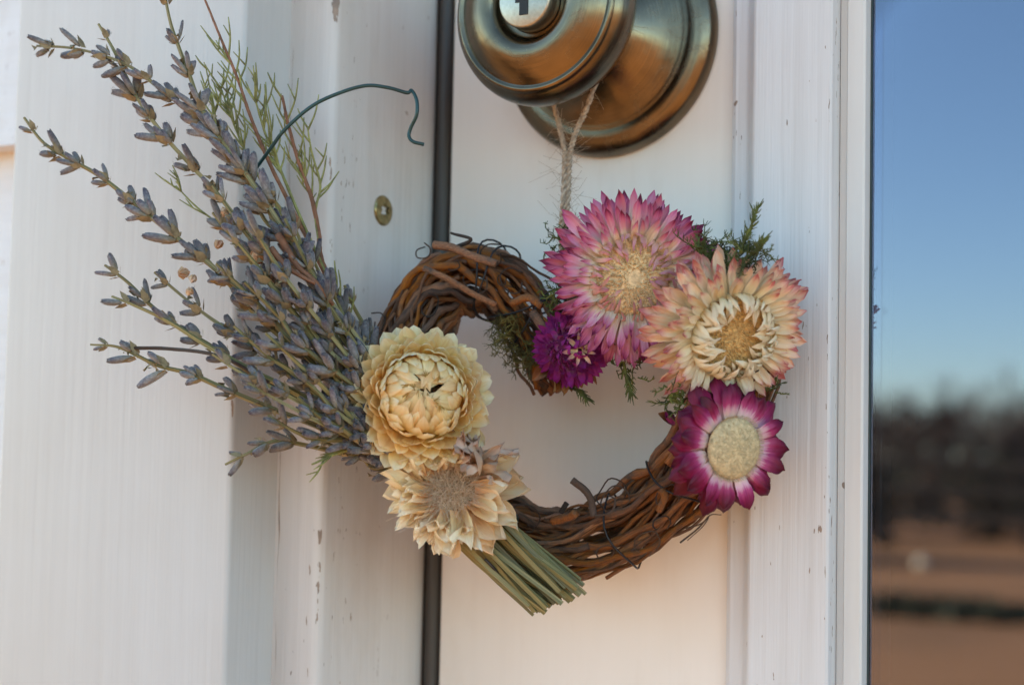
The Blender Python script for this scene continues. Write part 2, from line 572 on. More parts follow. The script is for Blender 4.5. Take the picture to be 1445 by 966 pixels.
bb.box(xg1 + 0.002, XR - 0.004, -0.009, 0.04, Z0 + 0.006, Z1 - 0.006)
bb.box(xd + 0.0003, xg1 + 0.0018, -0.008, 0.04, Z0 + 0.006, zg0 - 0.001)
bb.box(xd + 0.0003, xg1 + 0.0018, -0.008, 0.04, zg1 + 0.001, Z1 - 0.006)
at_parent(bb.build('rail', m_mould, door, smooth=False), door)
bb = MB(); bb.box(xg1 - 0.012, xg1 + 0.0015, -0.0045, 0.02, zg0, zg1)
at_parent(bb.build('glazing_bead', m_bead, door, smooth=False), door)
m_seal = simple('glazing_seal', (0.03, 0.05, 0.05, 1), 0.4, bmp=0)
bb = MB(); bb.box(xf_ + 0.0001, xf_ + 0.0005, -0.0006, 0.004, zg0, zg1)
at_parent(bb.build('glazing_seal', m_seal, door, smooth=False), door)
m_glass, nt, nd, lk, p = new_mat('window_glass')
gl = N(nt, 'ShaderNodeBsdfGlossy'); gl.inputs['Roughness'].default_value = 0.0
gl.inputs['Color'].default_value = (0.74, 0.77, 1.0, 1)
tr = N(nt, 'ShaderNodeBsdfTransparent'); tr.inputs[0].default_value = (0.45, 0.47, 0.46, 1)
fr = N(nt, 'ShaderNodeFresnel'); fr.inputs[0].default_value = 2.55     # coated double glazing
mx = N(nt, 'ShaderNodeMixShader')
lk.new(fr.outputs[0], mx.inputs[0]); lk.new(tr.outputs[0], mx.inputs[1]); lk.new(gl.outputs[0], mx.inputs[2])
lk.new(mx.outputs[0], nd['Material Output'].inputs[0])
bb = MB(); bb.box(xf_ + 0.0006, xg1 - 0.0125, 0.0, 0.004, zg0 + 0.001, zg1 - 0.001)
go = at_parent(bb.build('glass_pane', m_glass, door, smooth=False), door)

# knob ---------------------------------------------------------------
m_knob, nt, nd, lk, p = new_mat('antique_brass')
tc = N(nt, 'ShaderNodeTexCoord')
uv = N(nt, 'ShaderNodeUVMap')
br = noise(nt, uv.outputs[0], 1.0, 3, 0.7, (6, 260, 1))          # fine turned rings
bl = noise(nt, tc.outputs['Object'], 55, 4, 0.6)
c = ramp(nt, bl, ((0.3, (0.135, 0.102, 0.070)), (0.55, (0.225, 0.168, 0.112)), (0.8, (0.30, 0.224, 0.15))))
c = mixc(nt, ramp(nt, br, ((0.35, (0, 0, 0)), (0.75, (0.7, 0.7, 0.7)))), c, (0.07, 0.052, 0.036, 1))
lk.new(c, p.inputs['Base Color'])
p.inputs['Metallic'].default_value = 1.0
smud = ramp(nt, noise(nt, tc.outputs['Object'], 120, 5, 0.7, None, 0.8), ((0.45, (0, 0, 0)), (0.7, (0.16, 0.16, 0.16))))
lk.new(math_n(nt, 'ADD', math_n(nt, 'ADD', 0.07, smud), math_n(nt, 'MULTIPLY', br, 0.2)), p.inputs['Roughness'])
p.inputs['Anisotropic'].default_value = 0.5
tg = N(nt, 'ShaderNodeTangent'); tg.direction_type = 'UV_MAP'
lk.new(tg.outputs[0], p.inputs['Tangent'])
lk.new(bump(nt, br, 0.2, 0.0002), p.inputs['Normal'])
kc = at(853.3, 54.8, 0.004)
Mk = Matrix.Translation((kc.x, 0, kc.z)) @ Matrix.Rotation(R(90), 4, 'X')   # local z points out of the door
knob = bpy.data.objects.new('door_knob', None); col.objects.link(knob); knob.parent = door
at_parent(knob, door)
knob['label'] = 'round antique brass door knob with a keyhole'
mm = 0.001
def kpart(name, prof, mat, close=False, seg=96):
    b = MB(); b.lathe([(r * mm, h * mm) for r, h in prof], Mk, seg, close)
    return b.build(name, mat, knob, angle=50)
def dense(pr, n=4):
    pts = smoothline([(a, b, 0) for a, b in pr], (len(pr) - 1) * n + 1)
    return [(q.x, q.y) for q in pts]
kpart('rosette', [(35, 0.1), (35.3, 1.2)] + dense([(35.2, 2.2), (34.4, 4.2), (32.6, 5.6), (31.2, 6.1), (30.2, 6.4), (29.2, 6.5), (28.2, 6.5), (27.2, 6.7), (26, 7.0), (22, 8.6), (18, 11.2), (15, 14.0), (13.2, 16.5), (12.6, 19)]), m_knob)
kpart('neck', dense([(12.4, 17), (11.8, 21), (11.8, 25), (12.6, 28.5)]), m_knob)
kpart('knob_ball', dense([(12.2, 27.5), (17, 28.6), (22, 31), (25.4, 34.5), (27.2, 38.5), (27.4, 41.5), (26.6, 44.2), (25.4, 45.8)]) +
      dense([(25.0, 46.1), (24.6, 46.9), (23.9, 47.3), (23.2, 47.0)], 3) + dense([(22.8, 46.9), (20.5, 48.6), (17.5, 50.2), (14.8, 50.9), (12.6, 50.6), (11.2, 49.4), (10.4, 47.6), (9.6, 46.6), (8.4, 46.4)]), m_knob)
m_key = simple('nickel_face', (0.40, 0.375, 0.32, 1), 0.38, 1.0, 0.06, 900, 0.1)
kpart('key_cylinder', [(8.15, 45), (8.15, 51.6), (7.9, 52.1), (7.5, 52.3), (0.02, 52.3)], m_key, True, 48)
m_black = simple('keyway_black', (0.01, 0.01, 0.01, 1), 0.6, bmp=0)
bb = MB()
kx, kz = kc.x, kc.z
bb.box(kx - 0.0012, kx + 0.0014, -0.0526, -0.050, kz - 0.0046, kz + 0.0046)
bb.box(kx - 0.0026, kx - 0.0010, -0.0525, -0.050, kz - 0.0010, kz + 0.0018)
bb.build('keyhole', m_black, knob, smooth=False)

# ------------------------------------------------------------------ jute twine loop on the knob neck
m_twine = simple('jute', (0.40, 0.30, 0.215, 1), 0.9, var=0.25, nscale=900, bmp=0.6, bd=0.0003)
twine = empty('jute_twine', at(800, 215, 0.024), 'hairy beige jute twine loop hanging from the knob neck', 'twine')
def ply(path, r, n, turns, name):
    pts = smoothline(path, n)
    L = sum((pts[i + 1] - pts[i]).length for i in range(n - 1))
    for k in range(2):
        q = []
        a = None
        for i in range(n):
            t = (pts[min(i + 1, n - 1)] - pts[max(i - 1, 0)]).normalized()
            a = t.orthogonal().normalized() if a is None else (a - t * a.dot(t)).normalized()
            bq = t.cross(a)
            an = 2 * math.pi * turns * i / (n - 1) + math.pi * k
            q.append(pts[i] + (a * math.cos(an) + bq * math.sin(an)) * r * 0.62)
        b = MB(); b.tube(q, r * 0.72, 7, rough=0.10)
        at_parent(b.build(name, m_twine, twine), twine)
    return pts
nk = Vector((kc.x, 0, kc.z))
ht = 0.0235
def neckpt(deg, rr=0.0131): return Vector((nk.x + rr * math.cos(R(deg)), -ht, nk.z + rr * math.sin(R(deg))))
ring_pts = [neckpt(a) for a in range(200, -21, -20)]
lowL, lowR = at(785, 160, 0.026), at(829, 150, 0.026)
join = at(801, 214, 0.027)
loopA = [join + Vector((-0.0008, 0, 0)), at(791, 185, 0.0265), lowL] + ring_pts + [lowR, at(815, 180, 0.0265), join + Vector((0.0008, 0, 0))]
pa = ply(loopA, 0.00070, 190, 42, 'twine_strand')
tail = [join, at(800, 245, 0.028), at(798, 290, 0.030), at(795, 335, 0.028), at(800, 380, 0.027)]
pb = ply([p_ + RT * 0.0006 for p_ in tail], 0.00068, 60, 9, 'twine_strand')
pc = ply([p_ - RT * 0.0007 for p_ in tail], 0.00068, 60, 8, 'twine_strand')
bb = MB()
for pts in (pa, pb, pc, pb):
    for i in range(0, len(pts) - 1):
        for _ in range(2):
            if random.random() < 0.65:
                d = Vector((random.gauss(0, 1), random.gauss(0, 0.6), random.gauss(0, 1))).normalized()
                L = random.choice((0.002, 0.003, 0.004, 0.007))
                s = pts[i]
                bend = Vector((random.gauss(0, 1), random.gauss(0, 1), random.gauss(0, 1))) * L * 0.35
                bb.tube([s, s + d * L * 0.5 + bend * 0.3, s + d * L + bend], 0.00005, 3, cap=False)
fz = at_parent(bb.build('twine_fibres', m_twine, twine), twine)
fz['kind'] = 'stuff'

# ------------------------------------------------------------------ vine wreath
def hw(px): return lerp_tab([(530, 0.050), (620, 0.039), (720, 0.030), (850, 0.023), (1000, 0.021), (1100, 0.022)], px)
HEART = [(808, 530), (773, 476), (735, 425), (690, 395), (640, 395), (600, 430), (578, 490), (578, 560), (600, 630), (645, 695),
         (710, 745), (790, 768), (870, 752), (935, 708), (985, 650), (1025, 580), (1045, 505), (1030, 435), (985, 392), (925, 375), (868, 400), (835, 450), (812, 520)]
wreath = empty('heart_wreath', at(790, 770, 0.02), 'heart shaped wreath of twisted brown grapevine hanging on the door', 'wreath')
centre = smoothline([at(x, y, hw(x)) for x, y in HEART], 240)
NC = len(centre)
def frame_at(i):
    t = (centre[min(i + 1, NC - 1)] - centre[max(i - 1, 0)]).normalized()
    out = Vector((0, -1, 0))
    side = t.cross(out).normalized()
    return t, side, out
def bark(name, c0, c1):
    m, nt, nd, lk, p = new_mat(name)
    uv = N(nt, 'ShaderNodeUVMap')
    oi = N(nt, 'ShaderNodeObjectInfo')
    tc = N(nt, 'ShaderNodeTexCoord')
    fib = noise(nt, uv.outputs[0], 1, 5, 0.75, (14, 22, 1), 0.3)
    spot = noise(nt, tc.outputs['Object'], 240, 4, 0.65)
    c = ramp(nt, fib, ((0.3, c0), (0.72, c1)))
    c = mixc(nt, ramp(nt, spot, ((0.5, (0, 0, 0)), (0.72, (1, 1, 1)))), c, (0.055, 0.04, 0.032, 1))
    grey = math_n(nt, 'MULTIPLY', ramp(nt, noise(nt, tc.outputs['Object'], 60, 3), ((0.5, (0, 0, 0)), (0.7, (1, 1, 1)))), 0.22)
    c = mixc(nt, grey, c, (0.17, 0.135, 0.11, 1))
    hv = N(nt, 'ShaderNodeHueSaturation'); lk.new(c, hv.inputs['Color'])
    lk.new(math_n(nt, 'ADD', 0.45, math_n(nt, 'MULTIPLY', oi.outputs['Random'], 1.0)), hv.inputs['Value'])
    lk.new(math_n(nt, 'ADD', 0.9, math_n(nt, 'MULTIPLY', math_n(nt, 'FRACT', math_n(nt, 'MULTIPLY', oi.outputs['Random'], 5.3)), 0.4)), hv.inputs['Saturation'])
    lk.new(hv.outputs[0], p.inputs['Base Color'])
    p.inputs['Roughness'].default_value = 0.62
    lk.new(bump(nt, math_n(nt, 'ADD', fib, math_n(nt, 'MULTIPLY', spot, 0.7)), 1.0, 0.0007), p.inputs['Normal'])
    return m
m_vine = bark('vine_bark', (0.085, 0.036, 0.019), (0.42, 0.185, 0.090))
rw = random.Random(21)
NV = 150
for k in range(NV):
    rho = rw.uniform(0.3, 1.0) ** 0.4 * rw.uniform(0.9, 1.12)
    ph = rw.uniform(0, 2 * math.pi)
    turns = rw.choice((-1, 1)) * rw.uniform(0.3, 1.5)
    if k < 10:
        i0, i1 = 0, NC - 1
    else:
        ln = rw.uniform(0.15, 0.5)
        s = rw.uniform(-0.05, 1 - ln)
        i0, i1 = max(0, int(s * NC)), min(NC - 1, int((s + ln) * NC))
    rad = rw.choice((0.0003, 0.0004, 0.0005, 0.0006, 0.0007, 0.0009, 0.0011)) * rw.uniform(0.85, 1.15)
    w1, w2, f1 = rw.uniform(0, 6), rw.uniform(0, 6), rw.uniform(2, 6)
    pts, rr = [], []
    step = 2
    ids = list(range(i0, i1 + 1, step))
    for i in ids:
        u = i / NC
        t, side, out = frame_at(i)
        an = ph + 2 * math.pi * turns * u
        r_ = rho * (1 + 0.18 * math.sin(f1 * 6.28 * u + w1))
        ex = 0
        e = min(i - i0, i1 - i)
        if k >= 10 and e < 10: ex = (10 - e) / 10 * 0.0012
        pts.append(centre[i] + side * ((0.0098 * r_ + ex * 0.6) * math.cos(an)) + out * ((0.0075 * r_ + ex) * math.sin(an)) +
                   side * 0.0006 * math.sin(23 * u * 6.28 + w2))
        rr.append(rad * (1 + 0.14 * math.sin(31 * u + w1) + (0.45 if (i // 2 + k * 5) % 17 == 0 else 0)))
    if len(pts) < 4: continue
    b = MB(); b.tube(pts, rr, 8, twist=rw.uniform(-9, 9), rough=0.11)
    at_parent(b.build('vine', m_vine, wreath), wreath)
# loose ends, stubs and curling tendrils
m_tendril = bark('tendril_bark', (0.05, 0.03, 0.02), (0.12, 0.065, 0.04))
def px_tube(name, pts, r, mat, parent, n=None, sides=6, taper=True, rough=0.05):
    w = [at(x, y, h) for x, y, h in pts]
    n = n or max(6, 5 * len(w))
    q = smoothline(w, n)
    rad = [r * (1 - 0.55 * i / (n - 1)) for i in range(n)] if taper else r
    b = MB(); b.tube(q, rad, sides, rough=rough)
    o = b.build(name, mat, parent)
    if parent: at_parent(o, parent)
    return o
px_tube('tendril', [(838, 728, .036), (834, 705, .037), (824, 690, .038), (807, 677, .040)], 0.0010, m_tendril, wreath, taper=False)
px_tube('tendril', [(960, 765, .036), (985, 745, .037), (1000, 728, .038), (992, 742, .039), (970, 762, .038)], 0.00025, m_tendril, wreath)
px_tube('tendril', [(968, 745, .036), (990, 738, .038), (1003, 726, .038), (1018, 726, .038)], 0.00025, m_tendril, wreath)
px_tube('tendril', [(840, 728, .04), (862, 722, .042), (868, 705, .042), (858, 698, .042)], 0.0004, m_tendril, wreath)
px_tube('tendril', [(792, 722, .04), (798, 712, .041), (800, 709, .041)], 0.0008, m_tendril, wreath, taper=False)
px_tube('tendril', [(640, 350, .048), (665, 338, .05), (640, 330, .05), (636, 328, .05)], 0.0006, m_tendril, wreath)
px_tube('vine_stub', [(612, 345, .052), (640, 350, .051), (668, 362, .050), (700, 372, .048)], 0.0012, m_vine, wreath, taper=False)
px_tube('vine_stub', [(598, 378, .056), (635, 395, .054), (668, 415, .051), (700, 430, .048)], 0.0009, m_vine, wreath, taper=False)
px_tube('vine_stub', [(668, 778, .035), (680, 792, .036), (684, 799, .036)], 0.0012, m_vine, wreath, taper=False)
px_tube('vine_stub', [(722, 428, .046), (745, 420, .047), (764, 432, .047)], 0.0011, m_vine, wreath, taper=False)
px_tube('vine_stub', [(752, 441, .046), (765, 460, .047), (772, 470, .047)], 0.0013, m_vine, wreath, taper=False)
px_tube('vine_stub', [(780, 735, .042), (805, 728, .044), (812, 723, .045)], 0.0012, m_vine, wreath, taper=False)
px_tube('vine_stub', [(930, 720, .042), (938, 700, .044), (932, 690, .045)], 0.0010, m_vine, wreath, taper=False)
for k in range(34):                             # thin curls all over
    i = rw.randrange(20, NC - 20)
    t, side, out = frame_at(i)
    s = centre[i] + side * rw.uniform(-0.009, 0.009) + out * 0.007
    c1 = rw.uniform(0.002, 0.0045)
    pts = [s + t * (c1 * math.sin(a * 0.9)) + side * (c1 * math.cos(a * 0.9) * rw.uniform(0.6, 1)) + out * (0.0007 * a) for a in range(0, 7)]
    b = MB(); b.tube(smoothline(pts, 20), 0.00022, 5)
    at_parent(b.build('tendril', m_tendril, wreath), wreath)
m_wire = simple('dark_wire', (0.035, 0.032, 0.034, 1), 0.45, 0.6, bmp=0)
def wire_wrap(i, tilt, n=26, r=0.00030, a=0.0112, b_=0.0095):
    t, side, out = frame_at(i)
    pts = []
    for k in range(n + 1):
        an = 2 * math.pi * k / n
        pts.append(centre[i] + side * (a * math.cos(an)) + out * (b_ * math.sin(an)) + t * (tilt * math.cos(an) + 0.001 * math.sin(3 * an)))
    b = MB(); b.tube(pts, r, 6)
    at_parent(b.build('binding_wire', m_wire, wreath), wreath)
for i, tl in ((14, 0.004), (18, -0.005), (30, 0.001), (32, 0.003), (132, -0.001), (146, 0.002)):
    wire_wrap(i, tl)

# ------------------------------------------------------------------ flowers
def petal_mesh(name, mat, L, W, curl=0.3, cup=0.25, tip=0.7, base=0.45, n=9, m=5, wave=0.0, rnd=None, twist=0.0, peak=0.6, pleat=0.0, bend=0.0):
    """Bract: points along +x, inner face +z. curl bends it up along its length (radians), cup rolls the sides up."""
    rnd = rnd or random
    b = MB()
    vs, uvs, fs = [], [], []
    x = z = 0.0
    ph = rnd.uniform(0, 6.28)
    for i in range(n):
        v = i / (n - 1)
        if i:
            a = curl * (v - 0.5 / (n - 1)) if curl >= 0 else curl * (v - 0.5 / (n - 1)) ** 2
            x += L / (n - 1) * math.cos(a)
            z += L / (n - 1) * math.sin(a)
        a = curl * v if curl >= 0 else curl * v * v
        if v < peak:
            w = base + (1 - base) * math.sin(math.pi / 2 * v / peak)
        else:
            q = (v - peak) / (1 - peak)
            w = max(0.03, (1 - q ** 2.0) ** tip * (1 - 0.15 * q))
        w *= W * 0.5
        tw = twist * v
        for j in range(m):
            u = j / (m - 1) * 2 - 1
            yy = u * w * (1 + rnd.uniform(-.06, .06))
            yy += bend * L * v * v
            zz = cup * w * (u * u) + pleat * w * math.cos(u * 8.0 + ph) + wave * W * math.sin(5 * v + ph + u * 2.2) * v
            yy, zz = yy * math.cos(tw) - zz * math.sin(tw), yy * math.sin(tw) + zz * math.cos(tw)
            vs.append((x - zz * math.sin(a), yy, z + zz * math.cos(a)))
            uvs.append(((u + 1) / 2 * W / 0.004 * 0.5, v))
    for i in range(n - 1):
        for j in range(m - 1):
            fs.append((i * m + j, (i + 1) * m + j, (i + 1) * m + j + 1, i * m + j + 1))
    b.add(vs, fs, uvs)
    return b.mesh(name, mat)


def flower_matrix(px, py, h, tx, ty, spin=0.0, size=1.0):
    """Stand a flower at a pixel, h before the door, its face turned to the viewer and tilted tx right, ty up."""
    pos = at(px, py, h)
    ax = ((CAM - pos).normalized() + RT * tx + UP * ty).normalized()
    xax = (RT - ax * RT.dot(ax)).normalized()
    yax = ax.cross(xax)
    M = Matrix(((xax.x, yax.x, ax.x, pos.x), (xax.y, yax.y, ax.y, pos.y), (xax.z, yax.z, ax.z, pos.z), (0, 0, 0, 1)))
    return M @ Matrix.Rotation(spin, 4, 'Z') @ Matrix.Scale(size, 4)


def ring_of(parent, name, meshes, count, r0, z0, elev, rnd, az0=0.0, jit=0.12, ej=0.1, sj=0.12, roll=0.15, zj=0.0006, arc=(0, 2 * math.pi), scale_fn=None):
    for k in range(count):
        az = arc[0] + (arc[1] - arc[0]) * (k + 0.5 + rnd.uniform(-jit, jit) * 2) / count + az0
        e = elev + rnd.uniform(-ej, ej)
        s = 1 + rnd.uniform(-sj, sj)
        if scale_fn: s *= scale_fn(az)
        M = Matrix.Rotation(az, 4, 'Z') @ Matrix.Translation((r0, 0, z0 + rnd.uniform(-zj, zj))) @ Matrix.Rotation(-e, 4, 'Y') @ Matrix.Rotation(rnd.uniform(-roll, roll), 4, 'X') @ Matrix.Diagonal((s, s * rnd.uniform(0.9, 1.1), s, 1))
        link(name, rnd.choice(meshes), parent, M)


def fuzzy_disc(parent, name, mat, r, height, rnd, n=420, size=0.0007, dip=0.0, len_=0.0012):
    """Packed florets standing on a shallow dome."""
    b = MB()
    prof = [(r * math.cos(a), height * math.sin(a)) for a in [R(x) for x in range(0, 91, 9)]]
    prof[-1] = (0.00002, height)
    b.lathe(prof, Matrix.Translation((0, 0, 0)), 40)
    ga = math.pi * (3 - math.sqrt(5))
    for k in range(n):
        q = math.sqrt((k + 0.5) / n)
        rr = r * q * 0.99
        hh = height * math.sqrt(max(0, 1 - q * q)) - dip * max(0, 1 - q * 3)
        an = k * ga + rnd.uniform(-0.1, 0.1)
        base = Vector((rr * math.cos(an), rr * math.sin(an), hh - 0.0003))
        nrm = Vector((math.cos(an) * q * 0.8, math.sin(an) * q * 0.8, 1)).normalized()
        d = (nrm + Vector((rnd.gauss(0, .16), rnd.gauss(0, .16), 0))).normalized()
        L = len_ * rnd.uniform(0.6, 1.3)
        b.tube([base, base + d * L * 0.6, base + d * L], [size * 0.5, size * 0.5, size * 0.15], 4, cap=False)
    return link(name, b.mesh(name, mat), parent)


def hairs(parent, name, mat, rnd, n, r, L, rad=0.00005, up=1.0, z=0.0):
    b = MB()
    for k in range(n):
        a, q = rnd.uniform(0, 6.28), math.sqrt(rnd.random()) * r
        s = Vector((q * math.cos(a), q * math.sin(a), z))
        d = Vector((rnd.gauss(0, .7), rnd.gauss(0, .7), up * rnd.uniform(0.2, 1))).normalized()
        e = Vector((rnd.gauss(0, 1), rnd.gauss(0, 1), rnd.gauss(0, .4))) * L * 0.4
        l = L * rnd.uniform(0.5, 1.2)
        b.tube([s, s + d * l * 0.5 + e * 0.25, s + d * l + e], rad, 3, cap=False)
    o = link(name, b.mesh(name, mat), parent)
    o['kind'] = 'stuff'
    return o


def meshes(cnt, seed, name, mat, L, W, **kw):
    rnd = random.Random(seed)
    out = []
    for i in range(cnt):
        k2 = dict(kw)
        k2['curl'] = kw.get('curl', 0.3) + rnd.uniform(-0.2, 0.2) * kw.get('cj', 1)
        k2['cup'] = kw.get('cup', 0.25) * rnd.uniform(0.6, 1.4)
        k2.pop('cj', None)
        k2['bend'] = rnd.uniform(-1, 1) * kw.get('bend', 0.06)
        out.append(petal_mesh(name, mat, L * rnd.uniform(0.88, 1.10), W * rnd.uniform(0.8, 1.15), rnd=rnd, **k2))
    return out

m_calyx = simple('dry_calyx', (0.20, 0.12, 0.06, 1), 0.7, nscale=400)

# --- pink strawflower
S = srgb
m_pink = petal_mat('pink_bract', ((0.0, S(242, 228, 192)), (0.46, S(242, 222, 204)), (0.62, S(232, 172, 190)), (0.84, S(214, 120, 158)), (0.96, S(172, 66, 114)), (1.0, S(126, 40, 80))), 0.3)
m_pinkin = petal_mat('pink_inner_bract', ((0.0, S(200, 165, 120)), (0.5, S(225, 180, 165)), (1.0, S(214, 140, 165))), 0.3)
m_tan = simple('tan_florets', S(222, 190, 145), 0.8, nscale=700, var=0.2)
fm = flower_matrix(893, 392, 0.043, 0.10, 0.0, 0.0, 0.93)
f = empty('pink_strawflower', None, 'large pink strawflower with magenta petal tips and tan centre', 'flower', M=fm)
rd = random.Random(3)
A = meshes(8, 31, 'petal', m_pink, 0.0160, 0.0025, curl=0.10, cup=0.3, tip=0.4, base=0.6, wave=0.14, pleat=0.14, m=7, peak=0.78)
B_ = meshes(7, 32, 'petal', m_pink, 0.0140, 0.0023, curl=0.20, cup=0.35, tip=0.42, base=0.6, wave=0.18, pleat=0.14, m=7, peak=0.78)
C_ = meshes(7, 33, 'petal', m_pink, 0.0100, 0.0020, curl=0.3, cup=0.6, tip=1.0, base=0.6, wave=0.16, pleat=0.1, bend=0.12)
sf = lambda az: 1 + 0.06 * math.sin(3 * az + 1) + 0.05 * math.sin(5 * az) + 0.04 * math.sin(11 * az)
ring_of(f, 'petal', A, 60, 0.0085, -0.0035, R(3), rd, 0.0, scale_fn=sf, jit=0.3, ej=0.14)
ring_of(f, 'petal', A, 58, 0.0082, -0.0022, R(12), rd, 0.09, scale_fn=sf, jit=0.3, ej=0.15)
ring_of(f, 'petal', B_, 64, 0.0086, -0.001, R(21), rd, 0.03, ej=0.2, jit=0.35, roll=0.3)
ring_of(f, 'petal', C_, 58, 0.0098, 0.0000, R(30), rd, 0.1, ej=0.25, jit=0.35, roll=0.4)
D_ = meshes(6, 34, 'inner_petal', m_pinkin, 0.0060, 0.0010, curl=1.2, cup=0.4, tip=1.0, base=0.8, n=7, m=3, wave=0.2, bend=0.2)
ring_of(f, 'inner_petal', D_, 64, 0.0126, 0.0008, R(98), rd, 0, ej=0.45, roll=0.6, jit=0.4, sj=0.3)
ring_of(f, 'inner_petal', D_, 24, 0.0104, 0.0012, R(120), rd, 0, ej=0.35, roll=0.6, jit=0.4, sj=0.3)
fuzzy_disc(f, 'disc', m_tan, 0.0105, 0.0026, rd, 900, 0.00055, 0.0012, 0.0011)
bb = MB(); bb.lathe([(0.012, -0.0005), (0.011, -0.005), (0.006, -0.010), (0.0015, -0.016)], Matrix.Identity(4), 20)
link('calyx', bb.mesh('calyx', m_calyx), f)

# --- cream and peach strawflower
m_cream = petal_mat('cream_bract', ((0.0, S(242, 230, 198)), (0.6, S(243, 226, 194)), (0.8, S(238, 204, 178)), (0.92, S(222, 160, 148)), (1.0, S(196, 112, 118))), 0.28)
m_creamin = petal_mat('cream_inner_bract', ((0.0, S(205, 175, 115)), (0.4, S(238, 222, 185)), (1.0, S(248, 238, 215))), 0.22)
m_tan2 = simple('straw_florets', S(196, 160, 105), 0.8, nscale=700, var=0.22)
fm = flower_matrix(1032, 472, 0.039, 0.48, -0.40, 0.3, 0.82)
f = empty('cream_strawflower', None, 'cream strawflower with peach pink petal tips overlapping the pink one', 'flower', M=fm)
rd = random.Random(5)
A = meshes(8, 41, 'petal', m_cream, 0.0165, 0.0031, curl=0.10, cup=0.3, tip=0.4, base=0.6, wave=0.14, pleat=0.14, m=7, peak=0.8)
B_ = meshes(7, 42, 'petal', m_cream, 0.0145, 0.0029, curl=0.2, cup=0.35, tip=0.42, base=0.6, wave=0.16, pleat=0.14, m=7, peak=0.8)
C_ = meshes(7, 43, 'petal', m_cream, 0.0100, 0.0028, curl=0.3, cup=0.5, tip=0.8, base=0.6, wave=0.12, pleat=0.1, bend=0.1)
ring_of(f, 'petal', A, 54, 0.0100, -0.0040, R(-12), rd, 0.0, scale_fn=sf, ej=0.15, jit=0.3)
ring_of(f, 'petal', A, 54, 0.0098, -0.0026, R(-3), rd, 0.1, scale_fn=sf, ej=0.15, jit=0.3)
ring_of(f, 'petal', B_, 58, 0.0106, -0.0012, R(8), rd, 0.05, ej=0.15, jit=0.35, roll=0.25)
ring_of(f, 'petal', C_, 50, 0.0126, -0.0002, R(22), rd, 0.1, ej=0.2, jit=0.35, roll=0.3)
D_ = meshes(8, 44, 'inner_petal', m_creamin, 0.0085, 0.0018, curl=1.9, cup=0.5, tip=1.0, base=0.8, n=9, m=3, wave=0.16, bend=0.16)
ring_of(f, 'inner_petal', D_, 58, 0.0142, 0.0006, R(72), rd, 0, ej=0.35, roll=0.5, jit=0.4, sj=0.22)
ring_of(f, 'inner_petal', D_, 40, 0.0126, 0.0008, R(92), rd, 0, ej=0.4, roll=0.6, jit=0.4, sj=0.25)
fuzzy_disc(f, 'disc', m_tan2, 0.0128, 0.0016, rd, 900, 0.00055, 0.0006, 0.0011)
bb = MB(); bb.lathe([(0.0125, -0.0005), (0.011, -0.005), (0.006, -0.010), (0.0015, -0.016)], Matrix.Identity(4), 20)
link('calyx', bb.mesh('calyx', m_calyx), f)

# --- magenta strawflower with the big pale disc
m_mag = petal_mat('magenta_bract', ((0.0, S(244, 224, 208)), (0.22, S(234, 182, 196)), (0.38, S(190, 68, 120)), (0.58, S(142, 22, 72)), (0.8, S(104, 12, 48)), (1.0, S(76, 8, 34))), 0.45, 0.22)
m_pale = simple('pale_florets', S(208, 188, 150), 0.85, nscale=500, var=0.14)
fm = flower_matrix(1035, 632, 0.038, 0.62, -0.14, 0.1, 0.72)
f = empty('magenta_strawflower', None, 'dark magenta strawflower with broad pale yellow disc at the wreath right', 'flower', M=fm)
rd = random.Random(9)
A = meshes(6, 51, 'petal', m_mag, 0.0158, 0.0084, curl=-1.25, cup=-0.25, tip=0.5, base=0.55, wave=0.09, n=11, m=9, pleat=0.07, peak=0.7)
B_ = meshes(5, 52, 'petal', m_mag, 0.0135, 0.0074, curl=-1.0, cup=-0.2, tip=0.62, base=0.6, wave=0.09, n=11, m=9, pleat=0.07)
ring_of(f, 'petal', A, 16, 0.0092, -0.0040, R(4), rd, 0.0, ej=0.2, jit=0.25, sj=0.16)
ring_of(f, 'petal', A, 15, 0.0096, -0.0026, R(14), rd, 0.2, ej=0.14)
ring_of(f, 'petal', B_, 15, 0.0104, -0.0010, R(24), rd, 0.1, ej=0.14)
fuzzy_disc(f, 'disc', m_pale, 0.0110, 0.0036, rd, 3600, 0.00024, 0.0, 0.0006)
hairs(f, 'disc_fringe', simple('fringe_hair', S(215, 200, 165), 0.8, bmp=0), rd, 10, 0.001, 0.001)
bb = MB()
for k in range(170):
    a = 2 * math.pi * k / 170 + rd.uniform(-.02, .02)
    s = Vector((0.0110 * math.cos(a), 0.0110 * math.sin(a), 0.0001))
    d = Vector((math.cos(a) * 0.6, math.sin(a) * 0.6, 1)).normalized()
    bb.tube([s, s + d * 0.001, s + d * rd.uniform(0.0014, 0.0024)], 0.00009, 3, cap=False)
link('disc_rim', bb.mesh('disc_rim', m_pale), f)
bb = MB(); bb.lathe([(0.010, -0.001), (0.009, -0.005), (0.005, -0.010), (0.0015, -0.015)], Matrix.Identity(4), 20)
link('calyx', bb.mesh('calyx', m_calyx), f)

